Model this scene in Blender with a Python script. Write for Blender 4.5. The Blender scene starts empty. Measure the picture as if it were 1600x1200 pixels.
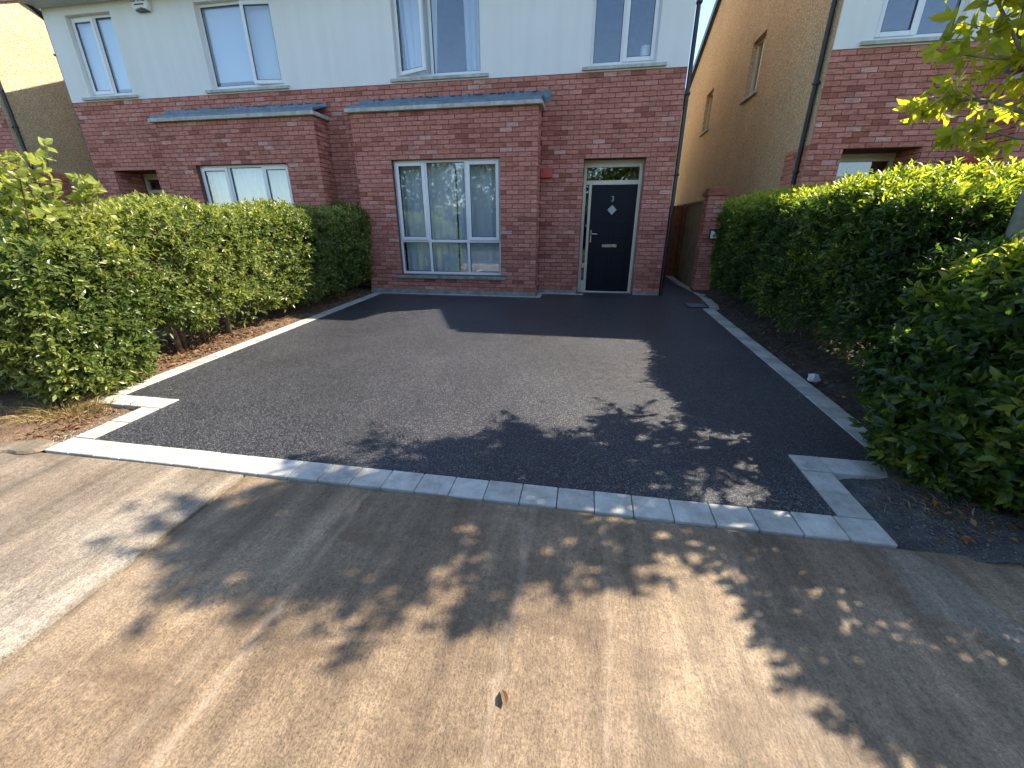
import bpy, math, random
import numpy as np
from mathutils import Vector, Matrix

# ------------------------------------------------------------------ camera, sky, sun, exposure
scene = bpy.context.scene
COL = scene.collection
rng = np.random.default_rng(7)
random.seed(7)

cam_data = bpy.data.cameras.new("camera")
cam = bpy.data.objects.new("camera", cam_data)
COL.objects.link(cam)
cam_data.sensor_width = 36.0
cam_data.lens = 36.0 * 631.05 / 1600.0
cam_data.clip_start = 0.05
cam_data.clip_end = 2000.0
CAM = np.array([0.9295, -7.9029, 1.2937])
YAW, PITCH = 0.1727, -0.3752
cam.location = CAM
cam.rotation_euler = (math.pi / 2 + PITCH, 0.0, YAW)
scene.camera = cam

KX, KY = 0.91, 0.42                       # metres of shadow per metre of height
SUN_EL = math.atan(1.0 / math.hypot(KX, KY))
world = bpy.data.worlds.new("World")
scene.world = world
world.use_nodes = True
wn = world.node_tree.nodes
sky = wn.new("ShaderNodeTexSky")
sky.sky_type = 'NISHITA'
sky.sun_disc = False
sky.sun_elevation = SUN_EL
sky.sun_rotation = math.atan2(KX, KY)
sky.air_density = 1.0
sky.dust_density = 0.4
sky.ozone_density = 2.0
world.node_tree.links.new(sky.outputs[0], wn["Background"].inputs[0])
wn["Background"].inputs[1].default_value = 0.125

sun_data = bpy.data.lights.new("sun", 'SUN')
sun_data.energy = 4.8
sun_data.angle = math.radians(0.53)
sun_data.color = (1.0, 0.90, 0.76)
sun = bpy.data.objects.new("sun", sun_data)
COL.objects.link(sun)
sun.location = (9, 4, 12)
sun.rotation_euler = Vector((-KX, -KY, -1.0)).to_track_quat('-Z', 'Y').to_euler()

scene.view_settings.view_transform = 'Standard'
scene.view_settings.look = 'None'
scene.view_settings.gamma = 1.0
scene.view_settings.use_curve_mapping = False
scene.view_settings.exposure = 1.5
scene.render.engine = 'CYCLES'
scene.cycles.max_bounces = 5
scene.cycles.diffuse_bounces = 3
scene.cycles.glossy_bounces = 2
scene.cycles.transparent_max_bounces = 8
scene.cycles.use_adaptive_sampling = True
scene.cycles.adaptive_threshold = 0.02
scene.cycles.sample_clamp_indirect = 6.0

# ------------------------------------------------------------------ material helpers
class NT:
    def __init__(self, name):
        self.m = bpy.data.materials.new(name)
        self.m.use_nodes = True
        self.t = self.m.node_tree
        self.b = self.t.nodes["Principled BSDF"]
        self.out = self.t.nodes["Material Output"]
    def n(self, kind, **kw):
        nd = self.t.nodes.new("ShaderNode" + kind)
        for k, v in kw.items():
            if k in nd.inputs.keys():
                if isinstance(v, bpy.types.NodeSocket):
                    self.t.links.new(v, nd.inputs[k])
                else:
                    nd.inputs[k].default_value = v
            else:
                setattr(nd, k, v)
        return nd
    def l(self, a, b):
        self.t.links.new(a, b)
    def coords(self, scale=(1, 1, 1), world_space=False):
        if world_space:
            src = self.n("NewGeometry").outputs["Position"]
        else:
            src = self.n("TexCoord").outputs["Object"]
        mp = self.n("Mapping")
        mp.inputs["Scale"].default_value = scale
        self.l(src, mp.inputs["Vector"])
        return mp.outputs[0]
    def noise(self, vec, scale, detail=4, rough=0.55):
        nd = self.n("TexNoise", Scale=scale, Detail=detail, Roughness=rough)
        self.l(vec, nd.inputs["Vector"])
        return nd.outputs["Fac"]
    def voro(self, vec, scale, out="Distance", feature='F1'):
        nd = self.n("TexVoronoi", Scale=scale)
        nd.feature = feature
        self.l(vec, nd.inputs["Vector"])
        return nd.outputs[out]
    def ramp(self, fac, stops, interp='LINEAR'):
        nd = self.n("ValToRGB")
        cr = nd.color_ramp
        cr.interpolation = interp
        while len(cr.elements) < len(stops):
            cr.elements.new(0.5)
        for e, (p, c) in zip(cr.elements, stops):
            e.position = p
            if not isinstance(c, (tuple, list)):
                c = (c, c, c)
            e.color = (*c[:3], 1)
        self.l(fac, nd.inputs[0])
        return nd.outputs[0]
    def mix(self, fac, a, b, mode='MIX'):
        nd = self.n("Mix", data_type='RGBA', blend_type=mode)
        for k, v in ((0, fac), (6, a), (7, b)):
            s = nd.inputs[k]
            if isinstance(v, bpy.types.NodeSocket):
                self.l(v, s)
            elif k == 0:
                s.default_value = v
            elif isinstance(v, (int, float)):
                s.default_value = (v, v, v, 1)
            else:
                s.default_value = (*v[:3], 1)
        return nd.outputs[2]
    def math(self, op, a, b=0.0):
        nd = self.n("Math", operation=op)
        for v, s in ((a, nd.inputs[0]), (b, nd.inputs[1])):
            if isinstance(v, bpy.types.NodeSocket):
                self.l(v, s)
            else:
                s.default_value = v
        return nd.outputs[0]
    def bump(self, h, strength=0.3, dist=0.01, normal=None):
        nd = self.n("Bump", Strength=strength, Distance=dist)
        self.l(h, nd.inputs["Height"])
        if normal is not None:
            self.l(normal, nd.inputs["Normal"])
        self.l(nd.outputs[0], self.b.inputs["Normal"])
        return nd.outputs[0]
    def set(self, col=None, rough=None, spec=None, metal=None):
        for v, k in ((col, "Base Color"), (rough, "Roughness"), (spec, "Specular IOR Level"), (metal, "Metallic")):
            if v is None:
                continue
            if isinstance(v, bpy.types.NodeSocket):
                self.l(v, self.b.inputs[k])
            elif k == "Base Color":
                self.b.inputs[k].default_value = (*v[:3], 1)
            else:
                self.b.inputs[k].default_value = v
        return self.m

M = {}

def simple(name, col, rough=0.5, spec=0.5, metal=0.0, nscale=6.0, var=0.12, bump=0.0, bscale=80.0):
    t = NT(name)
    v = t.coords(world_space=True)
    f = t.noise(v, nscale, 5)
    c0 = tuple(c * (1 - var) for c in col)
    c1 = tuple(min(1, c * (1 + var)) for c in col)
    t.set(t.ramp(f, [(0.3, c0), (0.7, c1)]), rough, spec, metal)
    if bump:
        t.bump(t.noise(v, bscale, 3), bump, 0.004)
    M[name] = t.m
    return t.m

def make_materials():
    # bricks: tone attribute picks the brick, noise gives face grain
    t = NT("brick_clay")
    v = t.coords(world_space=True)
    tone = t.n("Attribute", attribute_name="tone").outputs["Fac"]
    base = t.ramp(tone, [(0.0, (0.32, 0.108, 0.070)), (0.16, (0.42, 0.152, 0.106)), (0.45, (0.51, 0.200, 0.145)),
                         (0.75, (0.55, 0.230, 0.172)), (0.93, (0.58, 0.265, 0.205)), (1.0, (0.60, 0.33, 0.27))])
    sv = t.coords((9, 9, 60), True)
    streak = t.noise(sv, 1.0, 4, 0.6)
    c = t.mix(0.9, base, t.ramp(streak, [(0.28, 0.5), (0.5, 1.0), (0.7, 1.35)]), 'MULTIPLY')
    blot = t.noise(v, 2.1, 3)
    c = t.mix(0.6, c, t.ramp(blot, [(0.3, 0.80), (0.65, 1.12)]), 'MULTIPLY')
    t.set(c, 0.85, 0.25)
    t.bump(t.noise(t.coords((40, 40, 160), True), 1.0, 4), 0.5, 0.004)
    M["brick"] = t.m
    simple("mortar", (0.17, 0.088, 0.075), 0.95, 0.1, nscale=30, var=0.25, bump=0.4, bscale=200)
    # smooth painted render, weathered a little
    t = NT("render_paint")
    v = t.coords(world_space=True)
    c = t.mix(t.noise(v, 1.3, 6, 0.6), (0.76, 0.75, 0.70), (0.85, 0.835, 0.78))
    run = t.noise(t.coords((5, 5, 0.35), True), 1.0, 5)
    c = t.mix(0.35, c, t.ramp(run, [(0.35, 0.86), (0.6, 1.0)]), 'MULTIPLY')
    t.set(c, 0.85, 0.2)
    t.bump(t.noise(v, 140, 3), 0.12, 0.003)
    M["render"] = t.m
    # roughcast / pebble dash
    t = NT("pebble_dash")
    v = t.coords(world_space=True)
    vd = t.voro(v, 62)
    vc = t.voro(v, 62, "Color")
    sep = t.n("SeparateColor")
    t.l(vc, sep.inputs[0])
    c = t.ramp(sep.outputs[0], [(0.0, (0.40, 0.29, 0.16)), (0.4, (0.60, 0.44, 0.25)), (0.8, (0.70, 0.54, 0.34)), (1.0, (0.78, 0.68, 0.50))])
    c = t.mix(0.5, c, t.ramp(t.noise(v, 1.4, 4), [(0.3, 0.82), (0.7, 1.1)]), 'MULTIPLY')
    t.set(c, 0.9, 0.2)
    h = t.math('ADD', t.ramp(vd, [(0.0, 1.0), (0.6, 0.0)]), t.math('MULTIPLY', t.noise(v, 150, 2), 0.4))
    t.bump(h, 0.9, 0.012)
    M["dash"] = t.m
    # asphalt: black stones in bitumen, with sun glints painted in as pale speckles
    t = NT("asphalt")
    v = t.coords(world_space=True)
    vd = t.voro(v, 180)
    vc = t.voro(v, 180, "Color")
    sep = t.n("SeparateColor")
    t.l(vc, sep.inputs[0])
    c = t.ramp(sep.outputs[0], [(0.0, (0.004, 0.004, 0.007)), (0.42, (0.010, 0.010, 0.0145)), (0.66, (0.033, 0.033, 0.038)), (0.86, (0.085, 0.085, 0.090)), (1.0, (0.19, 0.189, 0.19))])
    big = t.noise(v, 0.9, 5)
    c = t.mix(0.8, c, t.ramp(big, [(0.28, 0.68), (0.5, 1.0), (0.72, 1.4)]), 'MULTIPLY')
    pale_patch = t.noise(t.coords((0.55, 0.22, 1), True), 3.0, 6, 0.65)
    c = t.mix(t.ramp(pale_patch, [(0.54, 0.0), (0.78, 0.07)]), c, (0.20, 0.19, 0.17))  # faint pale patches mixed over the stones
    t.set(c, t.ramp(sep.outputs[1], [(0.0, 0.30), (1.0, 0.55)]), 0.55)
    h = t.math('ADD', t.ramp(vd, [(0.0, 1.0), (0.65, 0.0)]), t.math('MULTIPLY', sep.outputs[2], 0.9))
    t.bump(h, 0.7, 0.004)
    M["asphalt"] = t.m
    # old brushed concrete footpath
    def conc(name, dark, mid, light, stain):
        t = NT(name)
        v = t.coords(world_space=True)
        streak = t.noise(t.coords((9, 0.9, 1), True), 1.0, 6, 0.6)
        fine = t.noise(t.coords((90, 22, 1), True), 1.0, 3, 0.6)
        grain = t.noise(v, 120, 3, 0.7)
        blot = t.noise(v, 1.25, 6, 0.6)
        c = t.ramp(blot, [(0.28, dark), (0.5, mid), (0.72, light)])
        c = t.mix(0.8, c, t.ramp(streak, [(0.3, 0.62), (0.52, 1.0), (0.72, 1.4)]), 'MULTIPLY')
        long_ = t.noise(t.coords((4.2, 0.28, 1), True), 1.0, 5, 0.6)
        c = t.mix(0.75, c, t.ramp(long_, [(0.32, 0.66), (0.5, 1.0), (0.66, 1.3)]), 'MULTIPLY')
        c = t.mix(0.55, c, t.ramp(fine, [(0.3, 0.72), (0.7, 1.2)]), 'MULTIPLY')
        c = t.mix(0.9, c, t.ramp(grain, [(0.32, 0.5), (0.5, 1.0), (0.68, 1.38)]), 'MULTIPLY')
        mott = t.noise(v, 38, 4, 0.7)
        c = t.mix(0.55, c, t.ramp(mott, [(0.33, 0.6), (0.5, 1.0), (0.68, 1.3)]), 'MULTIPLY')
        pits = t.voro(v, 34)
        c = t.mix(t.ramp(pits, [(0.035, 0.65), (0.075, 0.0)]), c, (0.09, 0.075, 0.06))
        st = t.noise(t.coords((0.8, 1.9, 1), True), 2.3, 5, 0.65)
        c = t.mix(t.ramp(st, [(0.55, 0.0), (0.72, 0.65)]), c, stain)
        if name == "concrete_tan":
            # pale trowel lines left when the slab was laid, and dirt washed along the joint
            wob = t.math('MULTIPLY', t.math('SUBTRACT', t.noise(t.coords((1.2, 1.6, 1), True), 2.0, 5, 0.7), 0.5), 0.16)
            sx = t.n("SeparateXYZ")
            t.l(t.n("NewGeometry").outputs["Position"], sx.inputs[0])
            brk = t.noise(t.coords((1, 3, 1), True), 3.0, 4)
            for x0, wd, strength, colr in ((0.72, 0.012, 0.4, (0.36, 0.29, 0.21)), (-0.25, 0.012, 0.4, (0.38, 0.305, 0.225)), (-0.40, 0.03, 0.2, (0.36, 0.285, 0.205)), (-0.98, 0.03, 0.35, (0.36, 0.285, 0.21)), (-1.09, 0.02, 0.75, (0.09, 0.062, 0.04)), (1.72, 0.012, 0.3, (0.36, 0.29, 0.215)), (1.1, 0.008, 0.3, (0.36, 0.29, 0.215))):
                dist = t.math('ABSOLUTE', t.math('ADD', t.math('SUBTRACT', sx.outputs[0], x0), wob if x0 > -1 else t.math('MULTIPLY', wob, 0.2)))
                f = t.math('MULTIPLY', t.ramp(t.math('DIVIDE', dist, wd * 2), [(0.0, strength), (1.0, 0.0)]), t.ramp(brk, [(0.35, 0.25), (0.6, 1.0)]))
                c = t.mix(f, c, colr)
        t.set(c, t.ramp(grain, [(0.3, 0.55), (0.7, 0.85)]), 0.45)
        h = t.math('ADD', t.math('MULTIPLY', fine, 0.7), grain)
        t.bump(h, 0.6, 0.006)
        M[name] = t.m
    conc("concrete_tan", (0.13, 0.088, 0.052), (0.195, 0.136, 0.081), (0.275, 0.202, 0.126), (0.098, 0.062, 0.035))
    conc("concrete_pale", (0.15, 0.112, 0.074), (0.225, 0.18, 0.128), (0.32, 0.275, 0.215), (0.10, 0.066, 0.039))
    conc("concrete_ridge", (0.34, 0.26, 0.18), (0.42, 0.33, 0.235), (0.50, 0.41, 0.31), (0.30, 0.22, 0.14))
    conc("concrete_grey", (0.155, 0.115, 0.075), (0.20, 0.155, 0.105), (0.27, 0.22, 0.16), (0.115, 0.085, 0.056))
    # pale paving blocks with a dusty film
    t = NT("edging_concrete")
    v = t.coords(world_space=True)
    tone = t.n("ObjectInfo").outputs["Random"]
    c = t.ramp(tone, [(0.0, (0.36, 0.35, 0.31)), (0.5, (0.43, 0.42, 0.375)), (1.0, (0.50, 0.485, 0.44))])
    c = t.mix(0.9, c, t.ramp(t.noise(v, 9, 7, 0.7), [(0.28, 0.55), (0.5, 0.95), (0.68, 1.15)]), 'MULTIPLY')
    c = t.mix(t.ramp(t.noise(v, 4.1, 6, 0.65), [(0.5, 0.0), (0.7, 0.7)]), c, (0.30, 0.275, 0.225))
    c = t.mix(0.5, c, t.ramp(t.noise(v, 160, 2), [(0.3, 0.8), (0.7, 1.15)]), 'MULTIPLY')
    t.set(c, 0.85, 0.3)
    t.bump(t.noise(v, 190, 3), 0.35, 0.003)
    M["edging"] = t.m
    simple("precast", (0.46, 0.45, 0.40), 0.85, 0.3, nscale=9, var=0.28, bump=0.25, bscale=150)
    simple("precast_dark", (0.27, 0.265, 0.24), 0.85, 0.3, nscale=7, var=0.3, bump=0.25, bscale=150)
    simple("upvc", (0.80, 0.80, 0.79), 0.28, 0.5, nscale=3, var=0.03)
    simple("upvc_cream", (0.66, 0.60, 0.47), 0.35, 0.5, nscale=3, var=0.05)
    simple("door_blue", (0.004, 0.005, 0.012), 0.40, 0.3, nscale=4, var=0.15, bump=0.05, bscale=60)
    simple("door_maroon", (0.10, 0.028, 0.022), 0.4, 0.4, nscale=4, var=0.15)
    simple("chrome", (0.72, 0.72, 0.72), 0.22, 0.5, 1.0, var=0.04)
    simple("lead", (0.15, 0.19, 0.235), 0.5, 0.4, 0.25, nscale=11, var=0.25, bump=0.2, bscale=50)
    simple("black_plastic", (0.018, 0.019, 0.022), 0.35, 0.5, var=0.2)
    simple("roof_tile", (0.06, 0.06, 0.065), 0.75, 0.3, nscale=3, var=0.3)
    simple("soffit", (0.55, 0.54, 0.52), 0.6, 0.4, var=0.1)
    simple("red_cover", (0.50, 0.085, 0.065), 0.6, 0.4, var=0.15)
    simple("gate_wood", (0.26, 0.085, 0.03), 0.7, 0.3, nscale=14, var=0.35)
    simple("iron", (0.02, 0.02, 0.022), 0.5, 0.5, var=0.2)
    simple("white_plastic", (0.76, 0.76, 0.70), 0.4, 0.5, var=0.05)
    simple("print_black", (0.03, 0.03, 0.035), 0.6, 0.3, var=0.05)
    simple("plaster_wall", (0.40, 0.345, 0.26), 0.9, 0.2, nscale=4, var=0.2, bump=0.4, bscale=120)
    simple("room", (0.30, 0.28, 0.26), 0.9, 0.1, var=0.1)
    simple("stone_tan", (0.33, 0.28, 0.22), 0.9, 0.3, nscale=60, var=0.4)
    simple("stone_grit", (0.15, 0.143, 0.13), 0.95, 0.2, nscale=60, var=0.3)
    simple("stone_pale", (0.55, 0.55, 0.53), 0.8, 0.3, nscale=20, var=0.2)
    simple("frosted", (0.42, 0.44, 0.38), 0.35, 0.5, nscale=40, var=0.3)
    # curtain and blind fabric
    def cloth(name, col, transl):
        t = NT(name)
        t.set(col, 0.9, 0.1)
        tr = t.n("BsdfTranslucent", Color=(*col, 1))
        mx = t.n("MixShader", Fac=transl)
        t.l(t.b.outputs[0], mx.inputs[1]); t.l(tr.outputs[0], mx.inputs[2]); t.l(mx.outputs[0], t.out.inputs[0])
        M[name] = t.m
    cloth("curtain_white", (0.80, 0.82, 0.84), 0.25)
    cloth("curtain_sheer", (0.80, 0.82, 0.78), 0.2)
    cloth("blind_white", (0.80, 0.82, 0.84), 0.25)
    # window glass: see-through with a coated reflection
    def glass(name, refl, tint):
        t = NT(name)
        tr = t.n("BsdfTransparent", Color=(*tint, 1))
        gl = t.n("BsdfGlossy", Roughness=0.015, Color=(0.95, 0.97, 1.0, 1))
        lw = t.n("LayerWeight", Blend=0.5)
        fac = t.math('ADD', t.math('MULTIPLY', t.math('POWER', lw.outputs["Facing"], 4.0), 0.8), refl)
        mx = t.n("MixShader")
        t.l(fac, mx.inputs[0]); t.l(tr.outputs[0], mx.inputs[1]); t.l(gl.outputs[0], mx.inputs[2]); t.l(mx.outputs[0], t.out.inputs[0])
        M[name] = t.m
    glass("glass", 0.11, (0.93, 0.97, 0.99))
    # soil
    def soil(name, a, b, c_):
        t = NT(name)
        v = t.coords(world_space=True)
        c = t.ramp(t.noise(v, 9, 8, 0.7), [(0.3, a), (0.5, b), (0.72, c_)])
        c = t.mix(0.7, c, t.ramp(t.noise(v, 70, 4, 0.7), [(0.3, 0.55), (0.7, 1.35)]), 'MULTIPLY')
        t.set(c, 0.95, 0.15)
        t.bump(t.math('ADD', t.noise(v, 34, 6, 0.7), t.noise(v, 120, 3)), 1.0, 0.02)
        M[name] = t.m
    soil("soil_dry", (0.11, 0.072, 0.045), (0.19, 0.125, 0.08), (0.30, 0.215, 0.145))
    soil("soil_grey", (0.055, 0.045, 0.037), (0.10, 0.083, 0.068), (0.17, 0.145, 0.12))
    soil("grit", (0.07, 0.066, 0.06), (0.13, 0.122, 0.11), (0.22, 0.21, 0.19))
    soil("lawn", (0.035, 0.055, 0.015), (0.05, 0.075, 0.022), (0.08, 0.10, 0.035))
    # leaves: tone picks the leaf colour, light comes through
    def leaf(name, stops, transl=0.45, rough=0.33, tcol=1.55, spec=0.55):
        t = NT(name)
        tone = t.n("Attribute", attribute_name="tone").outputs["Fac"]
        c = t.ramp(tone, stops)
        t.set(c, rough, spec)
        c2 = t.mix(1.0, c, (tcol * 1.12, tcol * 1.08, tcol * 0.45), 'MULTIPLY')
        tr = t.n("BsdfTranslucent", Color=c2)
        mx = t.n("MixShader", Fac=transl)
        t.l(t.b.outputs[0], mx.inputs[1]); t.l(tr.outputs[0], mx.inputs[2]); t.l(mx.outputs[0], t.out.inputs[0])
        M[name] = t.m
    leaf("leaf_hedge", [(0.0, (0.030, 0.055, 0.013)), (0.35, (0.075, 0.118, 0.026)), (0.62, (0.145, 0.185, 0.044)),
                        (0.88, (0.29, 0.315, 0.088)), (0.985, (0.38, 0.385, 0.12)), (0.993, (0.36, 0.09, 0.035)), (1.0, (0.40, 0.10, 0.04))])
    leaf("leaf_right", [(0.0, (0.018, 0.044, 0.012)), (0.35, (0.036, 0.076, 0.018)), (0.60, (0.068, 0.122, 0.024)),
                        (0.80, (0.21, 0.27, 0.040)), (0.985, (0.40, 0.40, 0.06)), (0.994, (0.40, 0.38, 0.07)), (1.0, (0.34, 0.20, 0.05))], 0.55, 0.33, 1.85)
    leaf("leaf_tree", [(0.0, (0.12, 0.155, 0.024)), (0.5, (0.28, 0.30, 0.038)), (1.0, (0.44, 0.41, 0.052))], 0.6, 0.35, 1.9)
    leaf("leaf_young", [(0.0, (0.15, 0.19, 0.04)), (0.5, (0.27, 0.31, 0.07)), (1.0, (0.40, 0.40, 0.11))], 0.45)
    leaf("leaf_far", [(0.0, (0.03, 0.05, 0.014)), (0.6, (0.06, 0.095, 0.022)), (1.0, (0.12, 0.15, 0.035))])
    leaf("leaf_dead", [(0.0, (0.10, 0.055, 0.03)), (0.5, (0.20, 0.115, 0.06)), (0.85, (0.30, 0.20, 0.115)), (1.0, (0.34, 0.11, 0.05))], 0.15, 0.8, 1.0, 0.1)
    leaf("grass_dry", [(0.0, (0.16, 0.14, 0.04)), (0.5, (0.34, 0.24, 0.10)), (1.0, (0.48, 0.36, 0.19))], 0.3, 0.7, 1.0, 0.2)
    simple("bark", (0.15, 0.105, 0.07), 0.9, 0.2, nscale=25, var=0.4, bump=0.6, bscale=60)
    simple("bark_grey", (0.25, 0.24, 0.21), 0.85, 0.2, nscale=16, var=0.3, bump=0.4, bscale=50)
    simple("twig", (0.11, 0.075, 0.045), 0.9, 0.1, nscale=20, var=0.4)

make_materials()

# ------------------------------------------------------------------ mesh helpers
SL = 0.0278
def G(y):
    """height of the sloping forecourt"""
    return SL * y

class MB:
    """collects boxes, quads and tubes into one mesh"""
    def __init__(self):
        self.v, self.f = [], []
    def add(self, verts, faces):
        o = len(self.v)
        self.v += [tuple(map(float, p)) for p in verts]
        self.f += [tuple(o + i for i in f) for f in faces]
        return self
    def box(self, x0, x1, y0, y1, z0, z1, ch=0.0):
        if x0 > x1: x0, x1 = x1, x0
        if y0 > y1: y0, y1 = y1, y0
        if ch <= 0:
            v = [(x0, y0, z0), (x1, y0, z0), (x1, y1, z0), (x0, y1, z0), (x0, y0, z1), (x1, y0, z1), (x1, y1, z1), (x0, y1, z1)]
            f = [(0, 3, 2, 1), (4, 5, 6, 7), (0, 1, 5, 4), (1, 2, 6, 5), (2, 3, 7, 6), (3, 0, 4, 7)]
            return self.add(v, f)
        c = ch
        # chamfered box: 24 points
        v, f = [], []
        idx = {}
        def P(x, y, z):
            k = (round(x, 5), round(y, 5), round(z, 5))
            if k not in idx:
                idx[k] = len(v); v.append((x, y, z))
            return idx[k]
        X, Y, Z = (x0, x1), (y0, y1), (z0, z1)
        s = (1, -1)
        for i in (0, 1):
            f.append([P(X[i], Y[a] + s[a] * c, Z[b] + s[b] * c) for a, b in ((0, 0), (1, 0), (1, 1), (0, 1))][::1 if i else -1])
            f.append([P(X[a] + s[a] * c, Y[i], Z[b] + s[b] * c) for a, b in ((0, 0), (1, 0), (1, 1), (0, 1))][::-1 if i else 1])
            f.append([P(X[a] + s[a] * c, Y[b] + s[b] * c, Z[i]) for a, b in ((0, 0), (1, 0), (1, 1), (0, 1))][::1 if i else -1])
        for i in (0, 1):
            for j in (0, 1):
                fl = 1 if (i + j) % 2 else -1
                f.append([P(X[i], Y[j] + s[j] * c, Z[0] + c), P(X[i], Y[j] + s[j] * c, Z[1] - c), P(X[i] + s[i] * c, Y[j], Z[1] - c), P(X[i] + s[i] * c, Y[j], Z[0] + c)][::-fl])
                f.append([P(X[i], Y[0] + c, Z[j] + s[j] * c), P(X[i], Y[1] - c, Z[j] + s[j] * c), P(X[i] + s[i] * c, Y[1] - c, Z[j]), P(X[i] + s[i] * c, Y[0] + c, Z[j])][::fl])
                f.append([P(X[0] + c, Y[i], Z[j] + s[j] * c), P(X[1] - c, Y[i], Z[j] + s[j] * c), P(X[1] - c, Y[i] + s[i] * c, Z[j]), P(X[0] + c, Y[i] + s[i] * c, Z[j])][::-fl])
                for k in (0, 1):
                    f.append([P(X[i], Y[j] + s[j] * c, Z[k] + s[k] * c), P(X[i] + s[i] * c, Y[j], Z[k] + s[k] * c), P(X[i] + s[i] * c, Y[j] + s[j] * c, Z[k])])
        return self.add(v, f)
    def quad(self, *p):
        return self.add(p, [tuple(range(len(p)))])
    def tube(self, pts, rad, n=8, cap=True):
        pts = [Vector(p) for p in pts]
        if not hasattr(rad, '__len__'):
            rad = [rad] * len(pts)
        rings = []
        up = Vector((0.31, 0.17, 0.93))
        for i, p in enumerate(pts):
            d = (pts[min(i + 1, len(pts) - 1)] - pts[max(i - 1, 0)])
            if d.length < 1e-9: d = Vector((0, 0, 1))
            d.normalize()
            a = d.cross(up)
            if a.length < 0.05: a = d.cross(Vector((1, 0, 0)))
            a.normalize(); b = d.cross(a)
            rings.append([p + (a * math.cos(2 * math.pi * k / n) + b * math.sin(2 * math.pi * k / n)) * rad[i] for k in range(n)])
        v = [q for r in rings for q in r]
        f = []
        for i in range(len(pts) - 1):
            for k in range(n):
                k2 = (k + 1) % n
                f.append((i * n + k, i * n + k2, (i + 1) * n + k2, (i + 1) * n + k))
        if cap:
            f.append(tuple(range(n - 1, -1, -1)))
            f.append(tuple((len(pts) - 1) * n + k for k in range(n)))
        return self.add(v, f)
    def mesh(self, name):
        me = bpy.data.meshes.new(name)
        me.from_pydata(self.v, [], self.f)
        me.update()
        return me
    def build(self, name, mat, parent=None, smooth=False, shift=None):
        me = self.mesh(name)
        if shift is not None:
            me.transform(Matrix.Translation(-Vector(shift)))
        return link(name, me, mat, parent, smooth, shift)

def link(name, me, mat, parent=None, smooth=False, loc=None):
    if mat is not None and not me.materials:
        me.materials.append(M[mat] if isinstance(mat, str) else mat)
    if smooth:
        me.polygons.foreach_set("use_smooth", [True] * len(me.polygons))
    o = bpy.data.objects.new(name, me)
    COL.objects.link(o)
    if loc is not None: o.location = loc
    if parent is not None:
        o.parent = parent
        # parents are empties/meshes that sit at the world origin unless told otherwise
        o.matrix_parent_inverse = parent.matrix_basis.inverted() if parent.parent is None else (parent.parent.matrix_basis @ parent.matrix_parent_inverse @ parent.matrix_basis).inverted()
    return o

def tag(o, label=None, cat=None, group=None, kind=None):
    if label: o["label"] = label
    if cat: o["category"] = cat
    if group: o["group"] = group
    if kind: o["kind"] = kind
    return o

def empty(name, loc, label, cat, group=None):
    o = bpy.data.objects.new(name, None)
    o.empty_display_size = 0.2
    COL.objects.link(o)
    o.location = loc
    return tag(o, label, cat, group)

def project(P):
    """pixel position (1600 x 1200) and depth of world points"""
    P = np.asarray(P, float) - CAM
    cy, sy, cp, sp = math.cos(YAW), math.sin(YAW), math.cos(PITCH), math.sin(PITCH)
    r = np.array([cy, sy, 0]); f = np.array([-sy * cp, cy * cp, sp]); u = np.array([sy * sp, -cy * sp, cp])
    z = P @ f
    return 800 + 631.05 * (P @ r) / z, 600 - 631.05 * (P @ u) / z, z

def text_mesh(s, size, depth=0.002):
    cu = bpy.data.curves.new("lettering", 'FONT')
    cu.body = s
    cu.size = size
    cu.extrude = depth
    cu.align_x = 'CENTER'; cu.align_y = 'CENTER'
    ob = bpy.data.objects.new("lettering", cu)
    COL.objects.link(ob)
    dg = bpy.context.evaluated_depsgraph_get()
    me = bpy.data.meshes.new_from_object(ob.evaluated_get(dg))
    bpy.data.objects.remove(ob)
    me.transform(Matrix.Rotation(math.pi / 2, 4, 'X'))
    return me

def set_tone(me, values):
    at = me.attributes.new("tone", 'FLOAT', 'FACE')
    at.data.foreach_set("value", np.asarray(values, np.float32))

# ------------------------------------------------------------------ leaves
LEAF8 = (np.array([[0, 0, 0], [.30, .5, .10], [.30, 0, .0], [.30, -.5, .10], [.68, .40, .05], [.68, 0, -.05], [.68, -.40, .05], [1, 0, -.16]], float),
         [(0, 2, 1), (0, 3, 2), (2, 5, 4, 1), (3, 6, 5, 2), (5, 7, 4), (6, 7, 5)])
LEAF4 = (np.array([[0, 0, 0], [.45, .5, .08], [.5, 0, -.03], [.45, -.5, .08], [1, 0, -.10]], float),
         [(0, 2, 1), (0, 3, 2), (2, 4, 1), (3, 4, 2)])

def norm(a):
    return a / np.maximum(np.linalg.norm(a, axis=-1, keepdims=True), 1e-9)

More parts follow.
